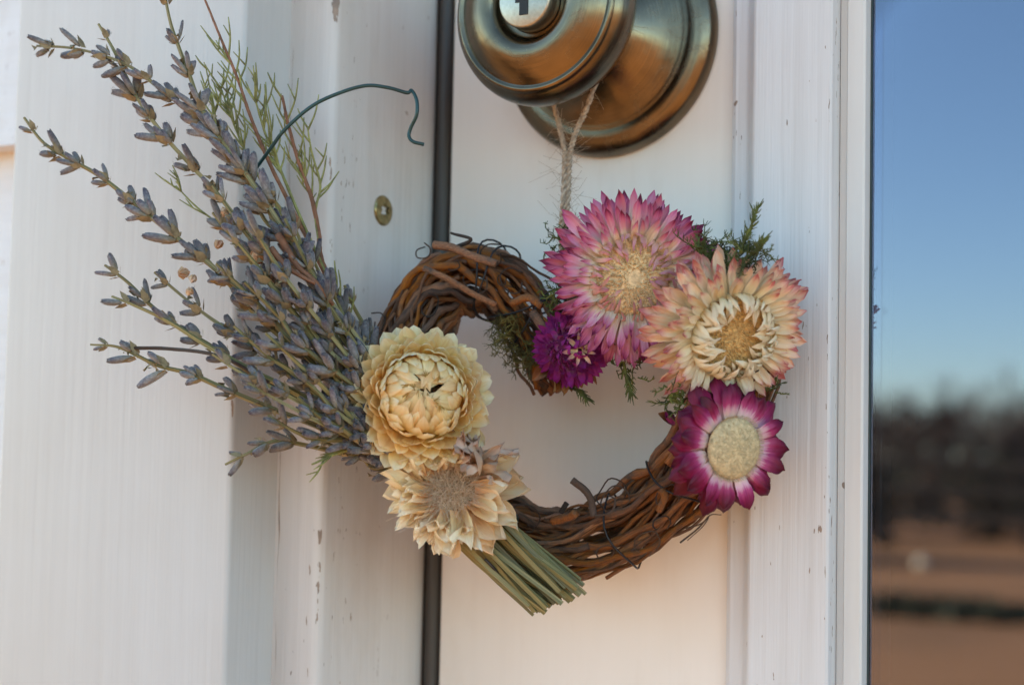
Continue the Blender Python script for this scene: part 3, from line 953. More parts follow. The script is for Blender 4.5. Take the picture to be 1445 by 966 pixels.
# --- yellow strawflower, half closed
m_yel = petal_mat('yellow_bract', ((0.0, S(250, 203, 124)), (0.4, S(254, 221, 152)), (0.75, S(255, 234, 182)), (1.0, S(255, 247, 220))), 0.15, 0.42, val=0.12)
m_yelin = petal_mat('yellow_inner_bract', ((0.0, S(250, 198, 118)), (0.45, S(255, 224, 164)), (0.95, S(255, 232, 184)), (1.0, S(170, 130, 72))), 0.32, 0.38, val=0.12, streak_scale=14, streak_col=S(206, 164, 92))
fm = flower_matrix(596, 558, 0.072, 0.10, 0.12, 0.0, 1.0)
f = empty('yellow_strawflower', None, 'pale yellow half closed strawflower with dark centre on the lavender stems', 'flower', M=fm)
rd = random.Random(12)
BINS = 9
bins = []
for q in range(BINS):
    t = q / (BINS - 1)
    bins.append(meshes(5, 610 + q, 'petal', m_yel if q < BINS - 2 else m_yelin, 0.0100 - 0.0012 * math.sin(math.pi * t) + 0.0046 * max(0, t - 0.5) / 0.5, 0.0060 - 0.0028 * t, curl=0.45 + 1.05 * t, cup=0.42 - 0.2 * t, tip=0.45 if q < 5 else 0.85, base=0.75, wave=0.03, pleat=0.05, n=11, m=7, cj=0.6))
NY = 225
for k in range(NY):
    t = k / (NY - 1)
    az = k * math.pi * (3 - math.sqrt(5)) + rd.uniform(-.08, .08)
    e = R(-14 + 108 * t ** 0.78) + rd.uniform(-.09, .09)
    r0 = 0.0104 - 0.0012 * t
    z0 = -0.0066 + 0.0076 * min(1, t * 1.25)
    sc_ = rd.uniform(0.92, 1.08) * (1 + 0.14 * max(0, -math.sin(az)) * (1 - t))
    M = Matrix.Rotation(az, 4, 'Z') @ Matrix.Translation((r0, 0, z0)) @ Matrix.Rotation(-e, 4, 'Y') @ Matrix.Rotation(rd.uniform(-.22, .22), 4, 'X') @ Matrix.Scale(sc_, 4)
    link('petal', rd.choice(bins[min(BINS - 1, int(t * BINS))]), f, M)
m_dark = simple('dark_florets', S(95, 66, 36), 0.8, nscale=900)
fuzzy_disc(f, 'disc', m_dark, 0.0050, 0.0066, rd, 160, 0.0007, 0, 0.0016)
bb = MB(); bb.lathe([(0.010, -0.003), (0.009, -0.007), (0.005, -0.012), (0.0015, -0.017)], Matrix.Identity(4), 20)
link('calyx', bb.mesh('calyx', m_calyx), f)

# --- faded peach strawflower
m_pea = petal_mat('peach_bract', ((0.0, S(246, 196, 146)), (0.35, S(252, 218, 170)), (0.7, S(254, 234, 198)), (1.0, S(254, 243, 220))), 0.25, 0.42, val=0.14)
m_peag = petal_mat('grey_peach_bract', ((0.0, S(205, 165, 135)), (0.4, S(228, 195, 165)), (0.8, S(236, 210, 188)), (1.0, S(190, 165, 150))), 0.45, 0.3)
fm = flower_matrix(640, 690, 0.062, -0.05, 0.03, 0.0, 0.9)
f = empty('peach_strawflower', None, 'faded peach strawflower with curled papery petals and hairy centre', 'flower', M=fm)
rd = random.Random(17)
A = meshes(10, 71, 'petal', m_pea, 0.0125, 0.0032, curl=1.3, cup=0.8, tip=0.45, base=0.7, wave=0.3, cj=2.5, twist=0.5, bend=0.3, n=11, m=7, pleat=0.12)
B_ = meshes(8, 72, 'petal', m_pea, 0.0135, 0.0066, curl=0.5, cup=1.1, tip=0.4, base=0.7, wave=0.2, cj=2, m=9, n=11, pleat=0.12, peak=0.75)
G_ = meshes(8, 73, 'petal', m_peag, 0.0135, 0.0034, curl=1.2, cup=0.9, tip=0.45, base=0.7, wave=0.3, cj=2.5, twist=0.5, bend=0.3, n=11, m=7, pleat=0.12)
ring_of(f, 'petal', B_, 12, 0.0060, -0.0032, R(-8), rd, 0, ej=0.2, jit=0.3, roll=0.4, arc=(R(120), R(310)), sj=0.15)
ring_of(f, 'petal', A, 42, 0.0064, -0.0020, R(0), rd, 0, ej=0.3, jit=0.6, roll=0.6, arc=(R(125), R(305)), sj=0.2)
ring_of(f, 'petal', A, 34, 0.0068, -0.0005, R(16), rd, 0, ej=0.35, jit=0.6, roll=0.6, arc=(R(130), R(300)), sj=0.2)
ring_of(f, 'petal', B_, 8, 0.0062, -0.0015, R(2), rd, 0, ej=0.2, jit=0.25, roll=0.4, arc=(R(-65), R(40)), sj=0.12, scale_fn=lambda a: 1.15)
ring_of(f, 'petal', B_, 5, 0.0066, 0.001, R(26), rd, 0, ej=0.2, jit=0.25, roll=0.4, arc=(R(-95), R(20)))
ring_of(f, 'petal', G_, 26, 0.0060, -0.0010, R(22), rd, 0, ej=0.35, jit=0.5, roll=0.8, arc=(R(25), R(85)), scale_fn=lambda a: 1.2)
ring_of(f, 'petal', A, 12, 0.0062, 0.0, R(40), rd, 0, ej=0.3, jit=0.4, roll=0.6, arc=(R(85), R(140)), scale_fn=lambda a: 0.75)
m_hair = simple('dry_hair', S(226, 200, 172), 0.8, bmp=0)
hairs(f, 'hairy_centre', m_hair, rd, 900, 0.0064, 0.0085, 0.00005, 0.9)
fuzzy_disc(f, 'disc', simple('brown_florets', S(190, 152, 112), 0.8, nscale=900), 0.0062, 0.0012, rd, 140, 0.0009)
bb = MB(); bb.lathe([(0.0075, -0.001), (0.0065, -0.005), (0.004, -0.009), (0.0015, -0.014)], Matrix.Identity(4), 20)
link('calyx', bb.mesh('calyx', m_calyx), f)

# --- purple globe amaranth
m_pur = petal_mat('purple_bract', ((0.0, S(190, 130, 160)), (0.35, S(176, 66, 146)), (1.0, S(150, 36, 122))), 0.35, 0.22)
fm = flower_matrix(806, 492, 0.044, 0.28, -0.05, 0.0, 0.92)
f = empty('purple_globe_flower', None, 'small purple globe flower tucked below the pink strawflower', 'flower', M=fm)
rd = random.Random(23)
A = meshes(6, 81, 'petal', m_pur, 0.0052, 0.0021, curl=0.5, cup=0.6, tip=0.9, base=0.6, n=6, m=3)
ga = math.pi * (3 - math.sqrt(5))
n_ = 230
for k in range(n_):
    ct = 1 - (k + 0.5) / n_ * 1.55
    th, az = math.acos(ct), k * ga
    rs = 0.0072
    if th < R(16): continue
    M = Matrix.Rotation(az, 4, 'Z') @ Matrix.Translation((rs * math.sin(th), 0, rs * math.cos(th))) @ Matrix.Rotation(-(math.pi / 2 - th) - R(18) + rd.uniform(-.25, .25), 4, 'Y') @ Matrix.Rotation(rd.uniform(-.5, .5), 4, 'X') @ Matrix.Scale(rd.uniform(0.85, 1.1), 4)
    link('petal', rd.choice(A), f, M)
bb = MB(); bb.lathe([(0.0073 * math.sin(R(a)), 0.0073 * math.cos(R(a))) for a in range(170, 0, -10)] + [(0.00002, 0.0074)], Matrix.Identity(4), 24)
link('core', bb.mesh('core', simple('purple_core', S(110, 30, 90), 0.8)), f)
m_star = petal_mat('star_bract', ((0.0, S(225, 195, 150)), (0.6, S(214, 172, 140)), (1.0, S(160, 70, 120))), 0.3)
A = meshes(4, 82, 'star_petal', m_star, 0.0048, 0.0014, curl=-0.3, cup=0.4, tip=1.0, n=6, m=3)
ring_of(f, 'star_petal', A, 9, 0.0006, 0.0088, R(15), rd, ej=0.3)
m_brownleaf = petal_mat('brown_bract', ((0.0, S(95, 62, 40)), (0.6, S(130, 84, 54)), (1.0, S(165, 120, 80))), 0.4, 0.2)
A = meshes(5, 83, 'calyx_leaf', m_brownleaf, 0.0085, 0.0035, curl=0.8, cup=0.8, tip=0.8, wave=0.15)
for k in range(12):
    a = R(-135 + 8 * k + rd.uniform(-6, 6))
    M = Matrix.Rotation(a, 4, 'Z') @ Matrix.Translation((0.0055, 0, -0.005 + rd.uniform(-.002, .002))) @ Matrix.Rotation(rd.uniform(-.3, .5), 4, 'Y') @ Matrix.Rotation(rd.uniform(-.8, .8), 4, 'X')
    link('calyx_leaf', rd.choice(A), f, M)

# --- little violet bud beside the magenta flower
fm = flower_matrix(950, 598, 0.034, -0.3, 0.6, 0.2)
f = empty('violet_bud', None, 'tiny violet bud with a brown husk left of the magenta flower', 'flower bud', M=fm)
A = meshes(3, 91, 'petal', m_pur, 0.0062, 0.0024, curl=0.35, cup=1.0, tip=0.6, n=7, m=5)
for k in range(5):
    link('petal', A[k % 3], f, Matrix.Rotation(k * 1.26, 4, 'Z') @ Matrix.Translation((0.0006, 0, 0)) @ Matrix.Rotation(R(-78), 4, 'Y'))
link('husk', meshes(1, 92, 'husk', m_brownleaf, 0.006, 0.0028, curl=0.4, cup=0.9)[0], f, Matrix.Rotation(R(150), 4, 'Z') @ Matrix.Rotation(R(-50), 4, 'Y'))

# ------------------------------------------------------------------ lavender bunch
bunch = empty('lavender_bunch', at(690, 765, 0.046), 'bunch of dried grey blue lavender tied across the wreath', 'dried lavender')
def hb(px): return lerp_tab([(830, 0.040), (690, 0.047), (600, 0.056), (520, 0.066), (440, 0.080), (345, 0.092), (200, 0.099), (0, 0.106)], px)
m_lav, nt, nd, lk, p = new_mat('lavender_bud')
uv = N(nt, 'ShaderNodeUVMap'); sx = N(nt, 'ShaderNodeSeparateXYZ'); lk.new(uv.outputs[0], sx.inputs[0])
tc = N(nt, 'ShaderNodeTexCoord'); oi = N(nt, 'ShaderNodeObjectInfo')
sp_ = noise(nt, tc.outputs['Object'], 1500, 4, 0.65)
lrg = noise(nt, tc.outputs['Object'], 260, 2, 0.5)
ff = math_n(nt, 'ADD', sx.outputs[1], math_n(nt, 'MULTIPLY', math_n(nt, 'SUBTRACT', lrg, 0.5), 0.6), clamp=True)
c = ramp(nt, ff, ((0.0, S(128, 112, 84)), (0.25, S(120, 110, 94)), (0.46, S(110, 102, 100)), (0.78, S(90, 82, 92)), (0.92, S(66, 56, 68)), (1.0, S(40, 32, 40))))
c = mixc(nt, math_n(nt, 'MULTIPLY', ramp(nt, sp_, ((0.45, (0, 0, 0)), (0.7, (1, 1, 1)))), 0.55), c, S(158, 154, 152))
hv = N(nt, 'ShaderNodeHueSaturation'); lk.new(c, hv.inputs['Color'])
lk.new(math_n(nt, 'ADD', 0.65, math_n(nt, 'MULTIPLY', oi.outputs['Random'], 0.6)), hv.inputs['Value'])
lk.new(math_n(nt, 'ADD', 0.5, math_n(nt, 'MULTIPLY', math_n(nt, 'FRACT', math_n(nt, 'MULTIPLY', oi.outputs['Random'], 3.7)), 0.7)), hv.inputs['Saturation'])
lk.new(hv.outputs[0], p.inputs['Base Color'])
p.inputs['Roughness'].default_value = 0.75
p.inputs['Sheen Weight'].default_value = 0.25
lk.new(bump(nt, sp_, 0.8, 0.0003), p.inputs['Normal'])
m_husk = simple('lavender_husk', S(134, 118, 90), 0.8, nscale=500, var=0.25)
m_stem, nt, nd, lk, p = new_mat('lavender_stem')
uv = N(nt, 'ShaderNodeUVMap'); oi = N(nt, 'ShaderNodeObjectInfo')
stn = noise(nt, uv.outputs[0], 1, 4, 0.65, (11, 1.2, 1))
c = ramp(nt, stn, ((0.34, S(88, 84, 50)), (0.52, S(130, 120, 78)), (0.72, S(192, 176, 128))))
hv = N(nt, 'ShaderNodeHueSaturation'); lk.new(c, hv.inputs['Color'])
lk.new(math_n(nt, 'ADD', 0.7, math_n(nt, 'MULTIPLY', oi.outputs['Random'], 0.45)), hv.inputs['Value'])
lk.new(hv.outputs[0], p.inputs['Base Color']); p.inputs['Roughness'].default_value = 0.6


def bud(b, M, L, r, rnd):
    """One dried calyx: ribbed tube, narrow at its foot, blunt torn mouth."""
    seg = 8
    prof = [(0.30, 0.0), (0.72, 0.12), (0.98, 0.38), (1.0, 0.62), (0.86, 0.84), (0.66, 0.96), (0.45, 1.0), (0.3, 0.93)]
    vs, uvs, fs = [], [], []
    bend = rnd.uniform(-0.12, 0.12)
    for i, (q, t) in enumerate(prof):
        for k in range(seg):
            rib = 1.10 if k % 2 else 0.84
            rr = r * q * (rib if 0 < i < 6 else 1)
            tt = t + (rnd.uniform(-0.05, 0.05) if i in (5, 6) else 0)
            a = 2 * math.pi * k / seg
            vs.append(M @ Vector((rr * math.cos(a) + bend * L * t * t, rr * math.sin(a), tt * L)))
            uvs.append((k / seg, min(1, t)))
    for i in range(len(prof) - 1):
        for k in range(seg):
            k2 = (k + 1) % seg
            fs.append((i * seg + k, i * seg + k2, (i + 1) * seg + k2, (i + 1) * seg + k))
    fs.append(tuple((len(prof) - 1) * seg + k for k in range(seg)))
    b.add(vs, fs, uvs)
    for k in range(22):                           # short felt of hairs
        t, a = rnd.uniform(0.15, 0.98), rnd.uniform(0, 6.28)
        d = Vector((math.cos(a), math.sin(a), rnd.uniform(0.1, 0.9)))
        p0 = Vector((r * 0.9 * math.cos(a) + bend * L * t * t, r * 0.9 * math.sin(a), t * L))
        e_ = d.cross(Vector((0, 0, 1))).normalized() * 0.00003
        h_ = p0 + d.normalized() * rnd.uniform(0.0003, 0.0007)
        b.add([M @ (p0 - e_), M @ (p0 + e_), M @ h_], [(0, 1, 2)], [(0, 0.45)] * 3)


def whorl_mesh(nb, seed, spread):
    rnd = random.Random(seed)
    b = MB()
    a0 = rnd.uniform(0, 6.28)
    for k in range(nb):
        az = a0 + 2 * math.pi * k / nb + rnd.uniform(-0.35, 0.35)
        til = spread * rnd.uniform(0.3, 1.7)
        L = rnd.uniform(0.0032, 0.0068)
        M = Matrix.Rotation(az, 4, 'Z') @ Matrix.Translation((0.0007, 0, rnd.uniform(-0.0012, 0.0012))) @ Matrix.Rotation(til, 4, 'Y')
        bud(b, M, L, rnd.uniform(0.00058, 0.00094), rnd)
    nbv = len(b.f)
    for k in range(rnd.randint(2, 4) if nb > 2 else 0):            # shrivelled corolla scraps
        az, zz = rnd.uniform(0, 6.28), rnd.uniform(0.0005, 0.0045)
        c0 = Vector((math.cos(az) * 0.0013, math.sin(az) * 0.0013, zz))
        q4 = [c0 + Vector((rnd.gauss(0, .0006), rnd.gauss(0, .0006), rnd.gauss(0, .0008))) for _ in range(5)]
        b.add(q4, [(0, 1, 2), (1, 2, 3), (2, 3, 4)], [(0, 0.0)] * 5)
    for k in range(3):                            # papery bract under the whorl
        az = a0 + k * 2.1
        M = Matrix.Rotation(az, 4, 'Z') @ Matrix.Translation((0.0006, 0, -0.0006)) @ Matrix.Rotation(spread * 1.5, 4, 'Y')
        vs = [M @ Vector(v) for v in ((0, -0.0008, 0), (0, 0.0008, 0), (0.0004, 0.0009, 0.0015), (0.0004, -0.0009, 0.0015), (0.0007, 0, 0.0032))]
        b.add(vs, [(0, 1, 2, 3), (3, 2, 4)], [(0, 0.0)] * 5)
    me = b.mesh('flower_whorl', m_lav)
    me.materials.append(m_husk)
    for i, pl in enumerate(me.polygons):
        if i >= nbv: pl.material_index = 1
    return me
WH = {n: [whorl_mesh(n, 100 + n * 10 + j, R(24) if n > 2 else R(20)) for j in range(4)] for n in (1, 2, 3, 4, 5, 6, 7)}
rl = random.Random(77)
stem_ends = []
n_whorl = 0
def sprig(path, start, spacing=0.0088, dh=0.0, first=None, stem_r=0.00062, nmax=6, lat=None, tipn=None, dense_=1.0):
    """path: tip first, photo pixels; whorls from the tip down to fraction `start` of the length."""
    global n_whorl
    lat = rl.uniform(-1, 1) if lat is None else lat
    bx, by = 690 + lat * 30, 757 - lat * 24
    l2 = max(-1, min(1, lat * 0.75 + rl.uniform(-.45, .45)))
    ex, ey = 786 + l2 * 34 + rl.uniform(-10, 8), 845 - l2 * 13 + rl.uniform(-13, 11)
    w = [at(x, y, hb(x) + dh) for x, y in path]
    dz = dh * 0.3 + rl.uniform(-0.004, 0.005)
    w += [at(600 + lat * 26, 655 - lat * 30, hb(600) + dz), at(bx, by, hb(690) + dz), at(ex, ey, 0.040 + dz)]
    n = 14 * len(w)
    q = smoothline(w, n)
    ntip = int(n * 0.25)
    rad = [stem_r * (0.6 + 0.75 * min(1, i / (n * 0.6))) for i in range(n)]
    b = MB(); b.tube(q, rad, 4, twist=rl.uniform(-2, 2))
    sp = at_parent(b.build('lavender_sprig', m_stem, bunch, smooth=False), bunch)
    # walk from the tip
    s, nxt, k = 0.0, 0.0048, 0
    tot = sum((q[i + 1] - q[i]).length for i in range(n - 1))
    for i in range(n - 1):
        seg = (q[i + 1] - q[i]).length
        while nxt <= s + seg:
            f = (nxt - s) / seg
            pos = q[i].lerp(q[i + 1], f)
            d = (q[i] - q[i + 1]).normalized()
            if nxt > tot * start: return sp
            if k == 0: nb = tipn or rl.choice((1, 2, 3))
            elif k == 1: nb = rl.choice((3, 4))
            else: nb = rl.choice((3, 4, 5, 6, 6, 7)) if nmax > 5 else rl.choice((2, 3, 4, 5))
            zq = d; xq = zq.orthogonal().normalized(); yq = zq.cross(xq)
            M = Matrix(((xq.x, yq.x, zq.x, pos.x), (xq.y, yq.y, zq.y, pos.y), (xq.z, yq.z, zq.z, pos.z), (0, 0, 0, 1)))
            sc = (0.95 if k == 0 else 1.14) * rl.uniform(0.8, 1.2)
            o = link('flower_whorl', rl.choice(WH[nb]), sp, sp.matrix_parent_inverse.inverted() @ Matrix.Identity(4))
            o.parent = sp
            o.matrix_parent_inverse = (bunch.matrix_basis @ sp.matrix_parent_inverse).inverted()
            o.matrix_basis = M @ Matrix.Rotation(rl.uniform(0, 6.28), 4, 'Z') @ Matrix.Scale(sc, 4)
            n_whorl += 1
            k += 1
            nxt += spacing * rl.uniform(0.8, 1.25) * (1.15 if k < 2 else 1)
        s += seg
    return sp
# the sprigs one can follow singly, tip first
sprig([(52, 65), (100, 68), (150, 80), (190, 98), (235, 133), (285, 172), (330, 222), (400, 330), (480, 470)], 0.42, 0.0085, 0.004)
sprig([(139, 34), (160, 70), (178, 108), (198, 145), (232, 192), (268, 232), (312, 280), (375, 365), (470, 490)], 0.40, 0.0095, 0.002, tipn=1)
sprig([(230, -20), (240, 30), (252, 66), (268, 108), (288, 160), (330, 222), (378, 290), (440, 385), (510, 500)], 0.44, 0.0090, 0.006)
sprig([(34, 166), (60, 200), (95, 223), (140, 248), (190, 287), (240, 328), (295, 372), (365, 432), (460, 530)], 0.46, 0.0090, 0.005, tipn=1)
sprig([(148, 374), (180, 398), (212, 430), (250, 460), (300, 490), (360, 528), (450, 580)], 0.40, 0.0098, 0.003, nmax=4)
sprig([(158, 418), (188, 430), (235, 452), (290, 486), (350, 520), (450, 575)], 0.12, 0.010, 0.006, nmax=4)
sprig([(218, 384), (248, 410), (285, 440), (325, 468), (380, 505), (460, 565)], 0.42, 0.0092, 0.003, nmax=4)
sprig([(128, 486), (168, 490), (222, 515), (268, 527), (318, 549), (385, 577), (470, 612)], 0.42, 0.0102, 0.006)
sprig([(318, 655), (348, 640), (388, 622), (432, 628), (485, 640), (540, 655)], 0.26, 0.0078, 0.0, nmax=4, lat=-0.9)
sprig([(300, 300), (335, 345), (380, 400), (440, 470), (510, 560)], 0.45, 0.0085, 0.008)
for tx, ty, mx_, my_, dh in (
        (335, 228, 420, 370, .000), (372, 262, 450, 400, .006), (300, 262, 400, 390, .010), (318, 322, 420, 450, .012), (432, 345, 490, 450, .000),
        (402, 308, 470, 440, .010), (462, 392, 515, 490, .002), (486, 402, 525, 480, -.002), (352, 312, 440, 440, .014), (305, 372, 410, 480, .010),
        (275, 345, 390, 470, .004), (345, 398, 440, 500, .014), (395, 392, 470, 500, .012), (428, 420, 490, 520, .010), (330, 460, 430, 540, .010),
        (375, 470, 460, 550, .014), (300, 500, 410, 560, .012), (350, 540, 440, 590, .014), (408, 520, 480, 585, .014), (440, 480, 500, 560, .012),
        (378, 585, 460, 620, .010), (420, 560, 490, 610, .014), (455, 545, 510, 600, .012), (440, 610, 500, 640, .006), (480, 640, 530, 660, .002), (470, 585, 520, 630, .012)):
    sprig([(tx, ty), (tx + (mx_ - tx) * .5 + rl.uniform(-8, 8), ty + (my_ - ty) * .5 + rl.uniform(-8, 8)), (mx_, my_)], rl.uniform(0.34, 0.48), 0.0092, dh)
# short filler stems among the cut ends
for k in range(20):
    lat = rl.uniform(-1, 1)
    dz = rl.uniform(-0.004, 0.006)
    w = [at(560 + rl.uniform(-20, 20), 625 + rl.uniform(-25, 25), hb(560) + dz), at(690 + lat * 30, 757 - lat * 24, hb(690) + dz), at(788 + lat * 34 + rl.uniform(-14, 12), 844 - lat * 13 + rl.uniform(-16, 14), 0.041 + dz)]
    b = MB(); b.tube(smoothline(w, 16), rl.uniform(0.00045, 0.00095), 4, twist=rl.uniform(-1, 1))
    at_parent(b.build('stem', m_stem, bunch, smooth=False), bunch)
px_tube('bare_stem', [(188, 491, .106), (240, 492, .104), (312, 503, .102), (380, 540, .095)], 0.0005, m_tendril, bunch, taper=False)
# fine green and reddish broom twigs
m_green = simple('green_twig', S(134, 132, 78), 0.7, nscale=300, var=0.25)
m_red = simple('reddish_twig', S(128, 84, 60), 0.7, nscale=300, var=0.25)
rg = random.Random(41)
def twig(path, r, mat, needles, nl=0.008, hoff=0.0, needle_mat=None, t0=0.0, t1=0.75):
    w = [at(x, y, hb(x) + hoff) for x, y in path]
    q = smoothline(w, 8 * len(w))
    b = MB(); b.tube(q, [r * (0.45 + 0.55 * i / (len(q) - 1)) for i in range(len(q))], 5, rough=0.1)
    tw = at_parent(b.build('broom_twig', mat, bunch), bunch)
    b = MB()
    for k in range(needles):
        i = int((t0 + (t1 - t0) * rg.random()) * (len(q) - 2))
        d = (q[i] - q[i + 1]).normalized()
        sd = (RT * rg.choice((-1, 1)) * rg.uniform(0.3, 0.9) + Vector((0, rg.uniform(-.4, .4), 0)))
        dd = (d + sd * 0.8).normalized()
        L = nl * rg.uniform(0.5, 1.4)
        s = q[i]
        m1 = s + dd * L * 0.5
        e = m1 + (dd + d * 0.6).normalized() * L * 0.5
        b.tube(smoothline([s, m1, e], 6), [0.00028, 0.00028, 0.00026, 0.00024, 0.0002, 0.00013], 4)
        if rg.random() < 0.6:
            e2 = m1 + (d * 0.8 + sd * -0.4 + Vector((0, rg.uniform(-.3, .3), 0))).normalized() * L * 0.45
            b.tube([m1, (m1 + e2) / 2, e2], [0.00024, 0.0002, 0.00012], 4)
    if needles:
        o = at_parent(b.build('needles', needle_mat or m_green, tw), tw)
        o.matrix_parent_inverse = (bunch.matrix_basis @ tw.matrix_parent_inverse).inverted()
        o['kind'] = 'stuff'
twig([(286, -8), (312, 55), (335, 110), (352, 160), (378, 225), (420, 310), (480, 430), (540, 560)], 0.0007, m_red, 12, 0.010, -0.002, t0=0.2, t1=0.5)
twig([(398, 135), (408, 180), (422, 230), (440, 280), (450, 330), (455, 370), (490, 450), (540, 560)], 0.0009, m_red, 16, 0.009, -0.004, t1=0.5)
twig([(360, 140), (375, 190), (398, 245), (430, 320), (480, 430), (540, 560)], 0.0006, m_green, 26, 0.009, -0.002, t1=0.45)
twig([(312, 125), (328, 170), (352, 225), (395, 300), (470, 430)], 0.0005, m_green, 22, 0.009, -0.006, t1=0.5)
twig([(434, 180), (440, 215), (452, 262), (445, 300), (452, 350)], 0.0005, m_green, 9, 0.008, -0.004)
twig([(290, 92), (298, 135), (304, 175), (330, 230), (390, 310)], 0.0004, m_green, 7, 0.007, -0.006, t1=0.6)
twig([(248, 262), (275, 290), (310, 320), (370, 390)], 0.0004, m_green, 6, 0.007, -0.004, t1=0.6)
twig([(470, 395), (490, 440), (512, 490)], 0.0005, m_green, 6, 0.006, 0.0)
twig([(440, 690 - 35), (475, 640), (510, 632), (550, 640)], 0.0006, m_green, 10, 0.006, 0.008)
px_tube('leaf_stalk', [(392, 330, .094), (420, 375, .092), (445, 398, .09), (470, 430, .085)], 0.0011, m_red, bunch)
px_tube('leaf_stalk', [(382, 350, .097), (400, 372, .096), (422, 388, .094), (445, 400, .092)], 0.0010, m_red, bunch)
# little papery seed heads
m_seed = petal_mat('seed_paper', ((0, S(200, 160, 125)), (1, S(228, 200, 172))), 0.2, 0.3)
SEED = meshes(4, 95, 'seed_scale', m_seed, 0.0040, 0.0032, curl=1.2, cup=0.7, tip=0.5, n=6, m=5)
for x, y, s in ((252, 386, 1.0), (275, 388, .7), (272, 414, .7), (368, 372, 1.3), (352, 362, 1.0), (385, 385, 1.0), (305, 350, .8), (322, 300, .8)):
    pos = at(x, y, hb(x) + 0.008)
    sh = bpy.data.objects.new('seed_head', None); col.objects.link(sh); sh.parent = bunch
    sh.matrix_parent_inverse = bunch.matrix_basis.inverted()
    sh.matrix_basis = Matrix.Translation(pos) @ Matrix.Rotation(rg.uniform(0, 6), 4, 'X') @ Matrix.Scale(s, 4)
    for k in range(6):
        link('seed_scale', SEED[k % 4], sh, Matrix.Rotation(k * 1.05, 4, 'Z') @ Matrix.Rotation(R(-50 - 15 * (k % 2)), 4, 'Y'))
# binding wire with its loose end
m_gwire = simple('green_wire', S(38, 70, 70), 0.35, 0.3, bmp=0)
px_tube('floral_wire', [(352, 250, .088), (383, 208, .088), (402, 183, .088), (440, 150, .086), (480, 131, .083), (517, 121, .080), (548, 124, .078), (574, 131, .076), (581, 128, .075), (588, 142, .075), (588, 162, .075), (580, 180, .074), (577, 192, .074), (583, 200, .074), (598, 204, .073)], 0.0005, m_gwire, bunch, n=120, taper=False, rough=0)
bw = []
ax0, ax1 = at(668, 770, 0.047), at(722, 728, 0.047)
mid_, half = (ax0 + ax1) / 2, (ax1 - ax0) / 2
for k in range(33):
    a = 2 * math.pi * k / 32
    bw.append(mid_ + half * 1.08 * math.cos(a) + Vector((0, -0.0105 * math.sin(a), 0)) + Vector((0.0012 * math.sin(2 * a), 0, 0)))
b = MB(); b.tube(bw, 0.0005, 6)
at_parent(b.build('binding_wire', m_gwire, bunch), bunch)
px_tube('binding_wire', [(684, 788, .055), (694, 798, .054), (702, 808, .052), (700, 812, .051)], 0.0004, m_wire, bunch, taper=False, rough=0)

# ------------------------------------------------------------------ moss tucked into the wreath
m_moss = simple('moss_green', S(84, 90, 42), 0.85, nscale=170, var=0.42)
m_moss2 = simple('moss_olive', S(104, 92, 46), 0.85, nscale=170, var=0.4)
def moss(label, spots, mat, seed, n, L, r=0.00035, updir=None):
    rnd = random.Random(seed)
    b = MB()
    for k in range(n):
        x, y, h = rnd.choice(spots)
        s = at(x + rnd.gauss(0, 7), y + rnd.gauss(0, 7), h + rnd.uniform(-0.003, 0.003))
        d = Vector((rnd.gauss(0, 1), rnd.gauss(0, .6), rnd.gauss(0, 1)))
        if updir: d += RT * updir[0] + UP * updir[1]
        d.normalize()
        pts = [s]
        l = L * rnd.uniform(0.5, 1.3)
        for i in range(6):
            d = (d + Vector((rnd.gauss(0, .65), rnd.gauss(0, .65), rnd.gauss(0, .65)))).normalized()
            pts.append(pts[-1] + d * l / 6)
        b.tube(pts, [r, r, r, r * .9, r * .8, r * .7, r * .4], 4, cap=False)
        for i in range(1, 6):
            for _ in range(2):
                dd = (d + Vector((rnd.gauss(0, .9), rnd.gauss(0, .9), rnd.gauss(0, .9)))).normalized()
                b.tube([pts[i], pts[i] + dd * l * 0.11, pts[i] + dd * l * 0.17 + d * l * 0.05], [r * .7, r * .6, r * .3], 3, cap=False)
    o = b.build('moss_tuft', mat)
    return tag(o, label, 'moss', 'moss tufts tucked into the wreath')
moss('green moss tuft beside the twine left of the pink flower', [(792, 345, .040), (800, 338, .040), (788, 372, .04), (795, 400, .042), (786, 430, .044)], m_moss, 1, 40, 0.0075, 0.00019)
moss('bushy green moss tuft above the cream flower', [(995, 355, .040), (1010, 362, .040), (1030, 368, .042), (1050, 366, .042), (1062, 360, .042)], m_moss, 2, 100, 0.0085, 0.00019, updir=(0, .4))
o = moss('olive moss tuft hanging inside the left lobe of the wreath', [(712, 475, .034), (725, 495, .034), (745, 505, .034), (765, 505, .034), (715, 465, .036)], m_moss2, 3, 130, 0.0080, 0.00015)
moss('wisp of moss dangling under the pink flower', [(880, 508, .04), (890, 515, .04), (900, 508, .04)], m_moss, 4, 18, 0.006, 0.00024, updir=(0, -.5))
moss('green moss tuft between the cream and magenta flowers', [(945, 555, .042), (952, 565, .042), (965, 570, .042)], m_moss, 5, 26, 0.006, 0.00024)
moss('small moss tips at the right edge of the cream flower', [(1090, 543, .024), (1085, 540, .024)], m_moss, 6, 7, 0.005, 0.00022, updir=(1, -.2))
moss('green moss strands between the vine and the purple flower', [(768, 450, .046), (775, 430, .046), (772, 470, .046)], m_moss, 8, 12, 0.006, 0.00024)
